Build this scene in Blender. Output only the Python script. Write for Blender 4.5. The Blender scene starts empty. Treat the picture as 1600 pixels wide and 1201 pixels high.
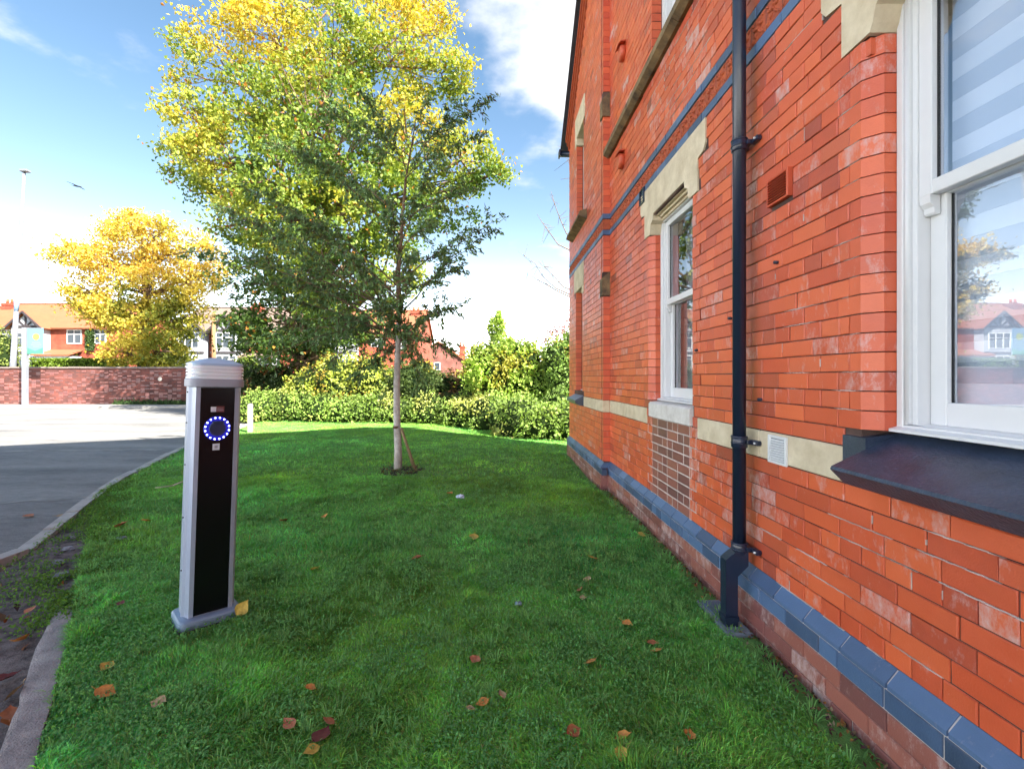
import bpy, math, random
import numpy as np
from mathutils import Vector, Matrix
R = math.radians
rng = np.random.default_rng(7)
random.seed(7)
scene = bpy.context.scene
C = scene.collection

# ------------------------------------------------------------------ camera, sky, sun
FP, VX, VY, H = 735.0, 772.0, 590.0, 1.42        # focal length and vanishing point in photo pixels, eye height
cam_d = bpy.data.cameras.new('camera')
cam = bpy.data.objects.new('camera', cam_d); C.objects.link(cam)
cam.location = (0, 0, H); cam.rotation_euler = (R(90), 0, 0)
cam_d.sensor_width = 36; cam_d.lens = FP / 1600 * 36
cam_d.shift_x = (800 - VX) / 1600; cam_d.shift_y = -(600.5 - VY) / 1600
cam_d.clip_start = 0.05; cam_d.clip_end = 2000
scene.camera = cam

SUN_H = Vector((0.75, -0.66)).normalized(); SUN_E = R(41)
to_sun = Vector((SUN_H.x * math.cos(SUN_E), SUN_H.y * math.cos(SUN_E), math.sin(SUN_E)))
world = bpy.data.worlds.new('World'); scene.world = world; world.use_nodes = True
wn, wl = world.node_tree.nodes, world.node_tree.links
wn.clear()
sky = wn.new('ShaderNodeTexSky'); sky.sky_type = 'NISHITA'; sky.sun_disc = False
sky.sun_elevation = SUN_E; sky.sun_rotation = math.atan2(SUN_H.x, SUN_H.y)
sky.air_density = 1.0; sky.dust_density = 0.4; sky.ozone_density = 3.0
tc = wn.new('ShaderNodeTexCoord')
sep = wn.new('ShaderNodeSeparateXYZ'); wl.new(tc.outputs['Generated'], sep.inputs[0])
# clouds: noise on the direction projected on a high flat layer
zc = wn.new('ShaderNodeMath'); zc.operation = 'MAXIMUM'; wl.new(sep.outputs['Z'], zc.inputs[0]); zc.inputs[1].default_value = 0.03
za = wn.new('ShaderNodeMath'); za.operation = 'ADD'; wl.new(zc.outputs[0], za.inputs[0]); za.inputs[1].default_value = 0.12
dv = wn.new('ShaderNodeVectorMath'); dv.operation = 'DIVIDE'; wl.new(tc.outputs['Generated'], dv.inputs[0])
cb = wn.new('ShaderNodeCombineXYZ')
for i in range(3): wl.new(za.outputs[0], cb.inputs[i])
wl.new(cb.outputs[0], dv.inputs[1])
cmap = wn.new('ShaderNodeMapping'); wl.new(dv.outputs[0], cmap.inputs['Vector']); cmap.inputs['Location'].default_value = (3.1, 1.7, 0.0)
cn = wn.new('ShaderNodeTexNoise'); cn.inputs['Scale'].default_value = 2.3; cn.inputs['Detail'].default_value = 10; cn.inputs['Roughness'].default_value = 0.55
wl.new(cmap.outputs[0], cn.inputs['Vector'])
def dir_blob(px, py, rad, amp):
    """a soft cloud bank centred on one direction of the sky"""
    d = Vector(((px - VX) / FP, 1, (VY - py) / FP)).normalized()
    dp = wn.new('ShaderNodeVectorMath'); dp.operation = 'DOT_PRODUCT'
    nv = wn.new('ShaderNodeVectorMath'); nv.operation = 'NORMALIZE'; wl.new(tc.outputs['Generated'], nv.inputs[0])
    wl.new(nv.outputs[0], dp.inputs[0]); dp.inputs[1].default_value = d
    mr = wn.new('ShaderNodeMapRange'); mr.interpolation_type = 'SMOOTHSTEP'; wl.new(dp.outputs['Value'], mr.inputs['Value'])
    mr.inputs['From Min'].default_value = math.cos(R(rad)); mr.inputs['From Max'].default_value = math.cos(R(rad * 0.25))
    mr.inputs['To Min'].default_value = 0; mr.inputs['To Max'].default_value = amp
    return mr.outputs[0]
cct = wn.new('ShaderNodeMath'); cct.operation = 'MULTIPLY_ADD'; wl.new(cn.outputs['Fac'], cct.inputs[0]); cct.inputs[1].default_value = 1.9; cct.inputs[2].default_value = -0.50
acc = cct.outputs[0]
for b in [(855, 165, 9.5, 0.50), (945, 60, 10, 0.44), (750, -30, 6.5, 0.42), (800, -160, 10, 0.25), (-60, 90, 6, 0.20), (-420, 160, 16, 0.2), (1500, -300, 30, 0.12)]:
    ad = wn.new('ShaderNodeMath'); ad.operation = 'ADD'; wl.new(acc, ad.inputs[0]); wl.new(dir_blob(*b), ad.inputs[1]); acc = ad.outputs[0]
def fill_cloud(d, rad, amp):                         # cloud banks added out of view to brighten the shaded ground
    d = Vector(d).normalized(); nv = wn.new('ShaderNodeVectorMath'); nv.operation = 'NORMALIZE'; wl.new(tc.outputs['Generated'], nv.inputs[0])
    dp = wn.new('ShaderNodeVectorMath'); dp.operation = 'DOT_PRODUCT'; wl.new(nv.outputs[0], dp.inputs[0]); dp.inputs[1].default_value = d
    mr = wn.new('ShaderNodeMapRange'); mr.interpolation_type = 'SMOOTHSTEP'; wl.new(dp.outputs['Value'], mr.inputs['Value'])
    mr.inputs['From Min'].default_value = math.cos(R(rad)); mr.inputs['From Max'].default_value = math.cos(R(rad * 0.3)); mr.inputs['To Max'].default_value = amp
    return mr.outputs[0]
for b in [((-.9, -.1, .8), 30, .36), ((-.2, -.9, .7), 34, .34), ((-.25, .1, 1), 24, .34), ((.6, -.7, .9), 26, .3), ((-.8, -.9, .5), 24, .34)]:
    ad = wn.new('ShaderNodeMath'); ad.operation = 'ADD'; wl.new(acc, ad.inputs[0]); wl.new(fill_cloud(*b), ad.inputs[1]); acc = ad.outputs[0]
cr = wn.new('ShaderNodeMapRange'); cr.interpolation_type = 'SMOOTHSTEP'; wl.new(acc, cr.inputs['Value'])
cr.inputs['From Min'].default_value = 0.66; cr.inputs['From Max'].default_value = 1.15
# white horizon haze all the way round, its glow raised to light the shade
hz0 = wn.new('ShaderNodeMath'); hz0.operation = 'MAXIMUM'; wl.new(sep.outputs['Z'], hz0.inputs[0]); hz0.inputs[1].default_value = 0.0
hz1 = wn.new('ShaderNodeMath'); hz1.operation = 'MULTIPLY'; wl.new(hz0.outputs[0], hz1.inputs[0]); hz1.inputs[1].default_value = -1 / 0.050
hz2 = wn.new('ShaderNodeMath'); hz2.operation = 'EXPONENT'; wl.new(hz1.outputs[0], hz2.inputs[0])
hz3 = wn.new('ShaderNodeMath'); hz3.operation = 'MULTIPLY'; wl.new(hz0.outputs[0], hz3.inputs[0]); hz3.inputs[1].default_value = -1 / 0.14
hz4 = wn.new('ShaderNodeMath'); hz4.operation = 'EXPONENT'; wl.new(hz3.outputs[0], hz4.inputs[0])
sat = wn.new('ShaderNodeHueSaturation'); sat.inputs['Saturation'].default_value = 1.03; sat.inputs['Value'].default_value = 0.235; sat.inputs['Hue'].default_value = 0.488; wl.new(sky.outputs[0], sat.inputs['Color'])
def add_glow(prev, fac, col):
    v = wn.new('ShaderNodeVectorMath'); v.operation = 'SCALE'; v.inputs[0].default_value = col; wl.new(fac, v.inputs['Scale'])
    a_ = wn.new('ShaderNodeVectorMath'); a_.operation = 'ADD'; wl.new(prev, a_.inputs[0]); wl.new(v.outputs[0], a_.inputs[1]); return a_.outputs[0]
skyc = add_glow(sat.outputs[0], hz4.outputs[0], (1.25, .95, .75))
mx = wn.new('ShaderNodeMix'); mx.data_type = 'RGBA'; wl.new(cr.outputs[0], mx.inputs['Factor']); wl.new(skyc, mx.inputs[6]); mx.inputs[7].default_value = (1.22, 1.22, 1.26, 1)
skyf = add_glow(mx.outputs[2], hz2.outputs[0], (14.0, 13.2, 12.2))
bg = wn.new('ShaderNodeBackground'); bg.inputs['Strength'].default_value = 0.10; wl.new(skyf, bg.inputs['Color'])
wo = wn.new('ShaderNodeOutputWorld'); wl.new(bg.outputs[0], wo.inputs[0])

sun_d = bpy.data.lights.new('sun', 'SUN'); sun_d.energy = 2.0; sun_d.angle = R(0.5); sun_d.color = (1, 0.93, 0.80)
sun = bpy.data.objects.new('sun', sun_d); C.objects.link(sun)
sun.rotation_euler = to_sun.to_track_quat('Z', 'Y').to_euler(); sun.location = (20, -20, 30)

scene.view_settings.view_transform = 'Standard'; scene.view_settings.look = 'None'
scene.view_settings.gamma = 1; scene.view_settings.use_curve_mapping = False
scene.cycles.diffuse_bounces = 7; scene.cycles.max_bounces = 12
scene.view_settings.exposure = 3.6

# ------------------------------------------------------------------ helpers
def P(px, py, Y): return Vector(((px - VX) / FP * Y, Y, H + (VY - py) / FP * Y))
def G(px, py):
    Y = FP * H / (py - VY); return ((px - VX) / FP * Y, Y)

def mat(name, color=(.5, .5, .5), rough=.7, spec=.5, metal=0, noise=None, bump=None, color2=None, emit=None):
    m = bpy.data.materials.new(name); m.use_nodes = True
    n, l = m.node_tree.nodes, m.node_tree.links
    b = n['Principled BSDF']; b.inputs['Base Color'].default_value = (*color, 1)
    b.inputs['Roughness'].default_value = rough; b.inputs['Metallic'].default_value = metal
    b.inputs['Specular IOR Level'].default_value = spec
    if noise or bump:
        t = n.new('ShaderNodeTexCoord')
    if noise:
        x = n.new('ShaderNodeTexNoise'); x.inputs['Scale'].default_value = noise; x.inputs['Detail'].default_value = 6; x.inputs['Roughness'].default_value = .65
        l.new(t.outputs['Object'], x.inputs['Vector'])
        r = n.new('ShaderNodeValToRGB'); r.color_ramp.elements[0].position = .32; r.color_ramp.elements[1].position = .68
        c2 = color2 or tuple(c * .62 for c in color)
        r.color_ramp.elements[0].color = (*c2, 1); r.color_ramp.elements[1].color = (*color, 1)
        l.new(x.outputs['Fac'], r.inputs[0]); l.new(r.outputs[0], b.inputs['Base Color'])
    if bump:
        y = n.new('ShaderNodeTexNoise'); y.inputs['Scale'].default_value = bump[0]; y.inputs['Detail'].default_value = 5
        l.new(t.outputs['Object'], y.inputs['Vector'])
        bp = n.new('ShaderNodeBump'); bp.inputs['Strength'].default_value = bump[1]; bp.inputs['Distance'].default_value = .01
        l.new(y.outputs['Fac'], bp.inputs['Height']); l.new(bp.outputs[0], b.inputs['Normal'])
    if emit:
        b.inputs['Emission Color'].default_value = (*emit[0], 1); b.inputs['Emission Strength'].default_value = emit[1]
    return m

def tag(o, label=None, cat=None, group=None, kind=None):
    if label: o['label'] = label
    if cat: o['category'] = cat
    if group: o['group'] = group
    if kind: o['kind'] = kind
    return o

def empty(name, loc=(0, 0, 0), label=None, cat=None, group=None, rot=None, parent=None):
    o = bpy.data.objects.new(name, None); C.objects.link(o); o.location = loc
    if rot: o.rotation_euler = rot
    if parent: o.parent = parent; 
    return tag(o, label, cat, group)

def link(name, me, parent=None, local=False):
    o = bpy.data.objects.new(name, me); C.objects.link(o)
    if parent is not None:
        o.parent = parent
        if not local:
            top = parent
            while top.parent is not None: top = top.parent
            if parent is top: o.matrix_parent_inverse = Matrix.Translation(-top.location)
    return o

class MB:
    """collects faces for one mesh"""
    def __init__(s): s.v, s.f, s.sm = [], [], []
    def add(s, vs, fs, smooth=False):
        k = len(s.v); s.v += [tuple(v) for v in vs]; s.f += [tuple(i + k for i in f) for f in fs]; s.sm += [smooth] * len(fs); return s
    def box(s, x0, x1, y0, y1, z0, z1):
        v = [(x, y, z) for z in (z0, z1) for y in (y0, y1) for x in (x0, x1)]
        return s.add(v, [(0, 2, 3, 1), (4, 5, 7, 6), (0, 1, 5, 4), (2, 6, 7, 3), (0, 4, 6, 2), (1, 3, 7, 5)])
    def bbox(s, x0, x1, y0, y1, z0, z1, b=.003):
        """box with every edge bevelled"""
        cx, cy, cz = (x0 + x1) / 2, (y0 + y1) / 2, (z0 + z1) / 2
        hx, hy, hz = (x1 - x0) / 2, (y1 - y0) / 2, (z1 - z0) / 2
        b = min(b, hx * .9, hy * .9, hz * .9)
        vs, idx = [], {}
        for sx in (-1, 1):
            for sy in (-1, 1):
                for sz in (-1, 1):
                    for a, off in enumerate([(0, b, b), (b, 0, b), (b, b, 0)]):
                        idx[(sx, sy, sz, a)] = len(vs)
                        vs.append((cx + sx * (hx - off[0]), cy + sy * (hy - off[1]), cz + sz * (hz - off[2])))
        fs = []
        for a in range(3):
            for sg in (-1, 1):
                q = []
                for (p_, q_) in ((-1, -1), (1, -1), (1, 1), (-1, 1)):
                    t = [0, 0, 0]; t[a] = sg; t[(a + 1) % 3] = p_; t[(a + 2) % 3] = q_
                    q.append(idx[(*t, a)])
                fs.append(q if sg > 0 else q[::-1])
        for a in range(3):
            b1, b2 = (a + 1) % 3, (a + 2) % 3
            for s1 in (-1, 1):
                for s2 in (-1, 1):
                    q = []
                    for (e, ax) in ((-1, b1), (1, b1), (1, b2), (-1, b2)):
                        t = [0, 0, 0]; t[a] = e; t[b1] = s1; t[b2] = s2
                        q.append(idx[(*t, ax)])
                    fs.append(q if s1 * s2 > 0 else q[::-1])
        for sx in (-1, 1):
            for sy in (-1, 1):
                for sz in (-1, 1):
                    q = [idx[(sx, sy, sz, a)] for a in range(3)]
                    fs.append(q if sx * sy * sz > 0 else q[::-1])
        return s.add(vs, fs)
    def prism(s, poly, a0, a1, axis=1, smooth=False):
        """extrude a 2-D polygon along an axis. axis 1: poly=(x,z); axis 0: poly=(y,z); axis 2: poly=(x,y)"""
        n = len(poly)
        def mk(p, a): return (p[0], a, p[1]) if axis == 1 else (a, p[0], p[1]) if axis == 0 else (p[0], p[1], a)
        vs = [mk(p, a0) for p in poly] + [mk(p, a1) for p in poly]
        s.add(vs, [tuple(range(n)), tuple(range(2 * n - 1, n - 1, -1))])
        k = len(s.v) - 2 * n
        for i in range(n):
            s.f.append((k + i, k + n + i, k + n + (i + 1) % n, k + (i + 1) % n)); s.sm.append(smooth)
        return s
    def tube(s, pts, rad, n=8, cap=True, smooth=True):
        pts = [Vector(p) for p in pts]
        if not hasattr(rad, '__len__'): rad = [rad] * len(pts)
        rings = []; up = None
        for i, p in enumerate(pts):
            d = (pts[min(i + 1, len(pts) - 1)] - pts[max(i - 1, 0)])
            if d.length < 1e-9: d = Vector((0, 0, 1))
            d.normalize()
            if up is None: up = Vector((1, 0, 0)) if abs(d.x) < .8 else Vector((0, 1, 0))
            a = (up - d * up.dot(d)); a.normalize(); b = d.cross(a); up = a
            rings.append([p + (a * math.cos(t) + b * math.sin(t)) * rad[i] for t in [2 * math.pi * j / n for j in range(n)]])
        vs = [v for r in rings for v in r]; fs = []
        for i in range(len(pts) - 1):
            for j in range(n):
                fs.append((i * n + j, i * n + (j + 1) % n, (i + 1) * n + (j + 1) % n, (i + 1) * n + j))
        s.add(vs, fs, smooth)
        if cap:
            k = len(s.v) - len(vs)
            s.f.append(tuple(k + j for j in range(n - 1, -1, -1))); s.sm.append(False)
            s.f.append(tuple(k + (len(pts) - 1) * n + j for j in range(n))); s.sm.append(False)
        return s
    def build(s, name, m, parent=None, local=False, fix=True):
        me = bpy.data.meshes.new(name); me.from_pydata(s.v, [], s.f)
        me.polygons.foreach_set('use_smooth', s.sm)
        if fix:
            import bmesh
            bm = bmesh.new(); bm.from_mesh(me); bmesh.ops.recalc_face_normals(bm, faces=bm.faces); bm.to_mesh(me); bm.free()
        me.materials.append(m); me.update()
        return link(name, me, parent, local)

def np_mesh(name, V, F, m, col=None, parent=None, smooth=False):
    """V (n,3), F (m,k) all faces the same size; col (n,3) colour per point"""
    me = bpy.data.meshes.new(name); k = F.shape[1]
    me.vertices.add(len(V)); me.vertices.foreach_set('co', np.ascontiguousarray(V, dtype=np.float32).ravel())
    me.loops.add(F.size); me.loops.foreach_set('vertex_index', np.ascontiguousarray(F, dtype=np.int32).ravel())
    me.polygons.add(len(F)); me.polygons.foreach_set('loop_start', np.arange(0, F.size, k, dtype=np.int32))
    if smooth: me.polygons.foreach_set('use_smooth', np.ones(len(F), dtype=bool))
    me.update(calc_edges=True)
    if col is not None:
        a = me.color_attributes.new('tint', 'FLOAT_COLOR', 'POINT')
        c4 = np.ones((len(V), 4), np.float32); c4[:, :3] = col; a.data.foreach_set('color', c4.ravel())
    me.materials.append(m)
    return link(name, me, parent)

def vnoise(x, y, s, seed=0):
    """smooth 2-D value noise in 0..1"""
    x, y = np.asarray(x) / s + 37.1 * seed, np.asarray(y) / s + 11.7 * seed
    xi, yi = np.floor(x).astype(int), np.floor(y).astype(int); fx, fy = x - xi, y - yi
    fx, fy = fx * fx * (3 - 2 * fx), fy * fy * (3 - 2 * fy)
    def h(a, b): 
        t = np.sin(a * 127.1 + b * 311.7 + seed * 74.7) * 43758.5453; return t - np.floor(t)
    return (h(xi, yi) * (1 - fx) + h(xi + 1, yi) * fx) * (1 - fy) + (h(xi, yi + 1) * (1 - fx) + h(xi + 1, yi + 1) * fx) * fy

def gh(x, y):
    """height of the lawn"""
    x = np.asarray(x, float); y = np.asarray(y, float)
    f = np.clip((y - 1.0) / 2, 0, 1)
    return f * (.035 * (vnoise(x, y, 1.7, 3) - .5) + .015 * (vnoise(x, y, .5, 5) - .5))

def leaf_mat(name, trans=.35, rough=.55, lift=0):
    m = bpy.data.materials.new(name); m.use_nodes = True
    n, l = m.node_tree.nodes, m.node_tree.links
    b = n['Principled BSDF']; b.inputs['Roughness'].default_value = rough; b.inputs['Specular IOR Level'].default_value = .35 if not lift else .18
    a = n.new('ShaderNodeAttribute'); a.attribute_name = 'tint'
    l.new(a.outputs['Color'], b.inputs['Base Color'])
    t = n.new('ShaderNodeBsdfTranslucent')
    if lift:                                        # soft turf normal: blades average towards the sky
        ge = n.new('ShaderNodeNewGeometry'); v1 = n.new('ShaderNodeVectorMath'); v1.operation = 'SCALE'; l.new(ge.outputs['Normal'], v1.inputs[0]); v1.inputs['Scale'].default_value = 1 - lift
        v2 = n.new('ShaderNodeVectorMath'); v2.operation = 'ADD'; l.new(v1.outputs[0], v2.inputs[0]); v2.inputs[1].default_value = (0, 0, lift)
        v3 = n.new('ShaderNodeVectorMath'); v3.operation = 'NORMALIZE'; l.new(v2.outputs[0], v3.inputs[0]); l.new(v3.outputs[0], b.inputs['Normal'])
    g = n.new('ShaderNodeMix'); g.data_type = 'RGBA'; g.blend_type = 'MULTIPLY'; g.inputs['Factor'].default_value = 1
    l.new(a.outputs['Color'], g.inputs[6]); g.inputs[7].default_value = (1.25, 1.2, .6, 1); l.new(g.outputs[2], t.inputs['Color'])
    mx_ = n.new('ShaderNodeMixShader'); mx_.inputs[0].default_value = trans
    l.new(b.outputs[0], mx_.inputs[1]); l.new(t.outputs[0], mx_.inputs[2]); l.new(mx_.outputs[0], n['Material Output'].inputs['Surface'])
    return m

def leaves(name, cen, L, W, col, m, parent=None, droop=0., up=.4, dirs=None):
    """kite-shaped folded leaves at the points cen"""
    n = len(cen)
    if n == 0: return None
    d = rng.normal(size=(n, 3)); 
    if dirs is not None: d = d * .55 + dirs
    d[:, 2] -= droop; d /= np.linalg.norm(d, axis=1)[:, None]
    nn = rng.normal(size=(n, 3)); nn[:, 2] += up
    s = np.cross(d, nn); s /= np.linalg.norm(s, axis=1)[:, None] + 1e-9
    k = np.cross(s, d)
    L = L * rng.uniform(.65, 1.25, n)[:, None]; W = W * rng.uniform(.7, 1.2, n)[:, None]
    f = rng.uniform(.05, .3, n)[:, None]
    a = cen - d * L * .5; t = cen + d * L * .5 - k * L * .12
    p = cen - d * L * .05 + s * W * .5 + k * W * f; q = cen - d * L * .05 - s * W * .5 + k * W * f
    V = np.stack([a, p, t, q], 1).reshape(-1, 3)
    i = np.arange(n)[:, None] * 4
    F = np.concatenate([i + np.array([[0, 1, 2]]), i + np.array([[0, 2, 3]])], 0)
    return np_mesh(name, V, F, m, np.repeat(col, 4, 0), parent)

# ------------------------------------------------------------------ materials
def brick_mat(name, lo, hi, third, use_object, wet=.40, spec=.75, white=1.15):
    """fired brick: tone per brick (object colour or the 'tint' attribute: R tone, G sootiness, B lime bloom), clay noise, white salts"""
    m = bpy.data.materials.new(name); m.use_nodes = True
    n, l = m.node_tree.nodes, m.node_tree.links
    b = n['Principled BSDF']; b.inputs['Specular IOR Level'].default_value = spec
    if use_object:
        s0 = n.new('ShaderNodeObjectInfo'); src = s0.outputs['Color']
    else:
        s0 = n.new('ShaderNodeAttribute'); s0.attribute_name = 'tint'; src = s0.outputs['Color']
    sp = n.new('ShaderNodeSeparateColor'); l.new(src, sp.inputs[0])
    geo = n.new('ShaderNodeNewGeometry')
    ra = n.new('ShaderNodeValToRGB'); e = ra.color_ramp.elements
    e[0].position = 0; e[0].color = (*third, 1); e[1].position = 1; e[1].color = (*hi, 1)
    x = e.new(.22); x.color = (*[(a + c) / 2 for a, c in zip(third, lo)], 1); x = e.new(.45); x.color = (*lo, 1)
    nz = n.new('ShaderNodeTexNoise'); nz.inputs['Scale'].default_value = 9; nz.inputs['Detail'].default_value = 8; nz.inputs['Roughness'].default_value = .7
    l.new(geo.outputs['Position'], nz.inputs['Vector'])
    ma = n.new('ShaderNodeMath'); ma.operation = 'MULTIPLY_ADD'; l.new(nz.outputs['Fac'], ma.inputs[0]); ma.inputs[1].default_value = .5; ma.inputs[2].default_value = -.25
    ad = n.new('ShaderNodeMath'); ad.operation = 'ADD'; l.new(sp.outputs[0], ad.inputs[0]); l.new(ma.outputs[0], ad.inputs[1]); l.new(ad.outputs[0], ra.inputs[0])
    # soot and moisture
    dk = n.new('ShaderNodeMix'); dk.data_type = 'RGBA'; l.new(sp.outputs[1], dk.inputs['Factor']); l.new(ra.outputs[0], dk.inputs[6]); dk.inputs[7].default_value = (.07, .03, .035, 1)
    # pale salts: small blotches, more where B is high
    w = n.new('ShaderNodeTexNoise'); w.inputs['Scale'].default_value = 22; w.inputs['Detail'].default_value = 9; w.inputs['Roughness'].default_value = .75
    mp = n.new('ShaderNodeMapping'); mp.inputs['Scale'].default_value = (1, 1, .55); l.new(geo.outputs['Position'], mp.inputs['Vector']); l.new(mp.outputs[0], w.inputs['Vector'])
    w2 = n.new('ShaderNodeMath'); w2.operation = 'MULTIPLY_ADD'; l.new(sp.outputs[2], w2.inputs[0]); w2.inputs[1].default_value = .28; l.new(w.outputs['Fac'], w2.inputs[2])
    wr = n.new('ShaderNodeMapRange'); l.new(w2.outputs[0], wr.inputs['Value']); wr.inputs['From Min'].default_value = .64; wr.inputs['From Max'].default_value = .92; wr.inputs['To Max'].default_value = .75 * white
    wm = n.new('ShaderNodeMix'); wm.data_type = 'RGBA'; l.new(wr.outputs[0], wm.inputs['Factor']); l.new(dk.outputs[2], wm.inputs[6]); wm.inputs[7].default_value = (.62, .50, .50, 1)
    l.new(wm.outputs[2], b.inputs['Base Color'])
    f = n.new('ShaderNodeTexNoise'); f.inputs['Scale'].default_value = 160; f.inputs['Detail'].default_value = 5; l.new(geo.outputs['Position'], f.inputs['Vector'])
    f2 = n.new('ShaderNodeMath'); f2.operation = 'ADD'; l.new(f.outputs['Fac'], f2.inputs[0]); l.new(nz.outputs['Fac'], f2.inputs[1])
    bp = n.new('ShaderNodeBump'); bp.inputs['Strength'].default_value = .35; bp.inputs['Distance'].default_value = .004; l.new(f2.outputs[0], bp.inputs['Height']); l.new(bp.outputs[0], b.inputs['Normal'])
    rr = n.new('ShaderNodeMapRange'); l.new(nz.outputs['Fac'], rr.inputs['Value']); rr.inputs['To Min'].default_value = wet - .12; rr.inputs['To Max'].default_value = wet + .18; l.new(rr.outputs[0], b.inputs['Roughness'])
    return m
RED_LO, RED_HI, RED_3 = (.60, .086, .030), (.74, .135, .045), (.38, .062, .035)
M = {}
M['brick_o'] = brick_mat('fired_red_brick', RED_LO, RED_HI, RED_3, True)
M['brick_a'] = brick_mat('fired_red_brick_tinted', RED_LO, RED_HI, RED_3, False)
M['purple_a'] = brick_mat('plinth_purple_brick', (.27, .085, .075), (.36, .12, .09), (.15, .06, .065), False, white=1.3)
M['purple_o'] = brick_mat('infill_purple_brick', (.27, .085, .075), (.36, .12, .09), (.15, .06, .065), True, white=1.3)
M['blue_o'] = brick_mat('blue_engineering_brick', (.060, .105, .21), (.095, .17, .33), (.03, .05, .10), True, wet=.42, spec=.6, white=.5)
M['blue_a'] = brick_mat('blue_engineering_brick_tinted', (.055, .085, .16), (.08, .125, .22), (.03, .04, .07), False, wet=.42, spec=.6, white=.5)
M['mortar'] = mat('dark_mortar', (.16, .10, .085), .95, .1, noise=3, color2=(.045, .03, .03))
M['mortar_white'] = mat('white_mortar', (.66, .60, .58), .95, .1, noise=9, color2=(.42, .36, .34))
M['stone'] = mat('buff_sandstone', (.74, .63, .47), .9, .2, noise=7, color2=(.56, .45, .31), bump=(60, .4))
M['stone_pale'] = mat('pale_sill_stone', (.74, .70, .68), .85, .2, noise=12, color2=(.58, .53, .50), bump=(60, .3))
M['stone_dark'] = mat('weathered_dark_sandstone', (.30, .21, .11), .95, .2, noise=5, color2=(.07, .055, .045), bump=(50, .5))
M['slate'] = mat('dark_painted_slate', (.042, .062, .11), .32, .8, noise=9, color2=(.018, .028, .055), bump=(90, .35))
M['white'] = mat('white_window_paint', (.74, .74, .76), .35, .5, noise=2, color2=(.68, .68, .70))
M['white_plastic'] = mat('white_plastic', (.72, .72, .74), .4)
M['black_iron'] = mat('black_painted_iron', (.012, .020, .048), .28, .6, bump=(70, .12))
M['terra'] = mat('terracotta', (.50, .105, .035), .6, .4, noise=20, color2=(.32, .06, .03), bump=(45, .5))
M['vent_red'] = mat('red_plastic_vent', (.58, .10, .045), .45, .5)
M['black'] = mat('black_gap', (.01, .01, .012), .6)
M['roof_slate'] = mat('roof_slate_blue', (.05, .055, .075), .6, .4, noise=8)

def glass_mat(name, ior=1.9, tint=(.93, .96, 1)):
    m = bpy.data.materials.new(name); m.use_nodes = True
    n, l = m.node_tree.nodes, m.node_tree.links; n.remove(n['Principled BSDF'])
    fr = n.new('ShaderNodeFresnel'); fr.inputs[0].default_value = ior
    t = n.new('ShaderNodeBsdfTransparent'); t.inputs[0].default_value = (*tint, 1)
    g = n.new('ShaderNodeBsdfGlossy'); g.inputs['Roughness'].default_value = 0.0; g.inputs['Color'].default_value = (.97, .98, 1, 1)
    tc_ = n.new('ShaderNodeTexCoord'); nz = n.new('ShaderNodeTexNoise'); nz.inputs['Scale'].default_value = 2.2; l.new(tc_.outputs['Object'], nz.inputs['Vector'])
    bp = n.new('ShaderNodeBump'); bp.inputs['Strength'].default_value = .05; bp.inputs['Distance'].default_value = .01; l.new(nz.outputs['Fac'], bp.inputs['Height']); l.new(bp.outputs[0], g.inputs['Normal'])
    ge = n.new('ShaderNodeNewGeometry'); iv = n.new('ShaderNodeMath'); iv.operation = 'SUBTRACT'; iv.inputs[0].default_value = 1; l.new(ge.outputs['Backfacing'], iv.inputs[1])
    fm_ = n.new('ShaderNodeMath'); fm_.operation = 'MULTIPLY'; l.new(fr.outputs[0], fm_.inputs[0]); l.new(iv.outputs[0], fm_.inputs[1])
    x = n.new('ShaderNodeMixShader'); l.new(fm_.outputs[0], x.inputs[0]); l.new(t.outputs[0], x.inputs[1]); l.new(g.outputs[0], x.inputs[2])
    l.new(x.outputs[0], n['Material Output'].inputs['Surface'])
    return m
M['glass'] = glass_mat('window_glass', 2.7)

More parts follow.
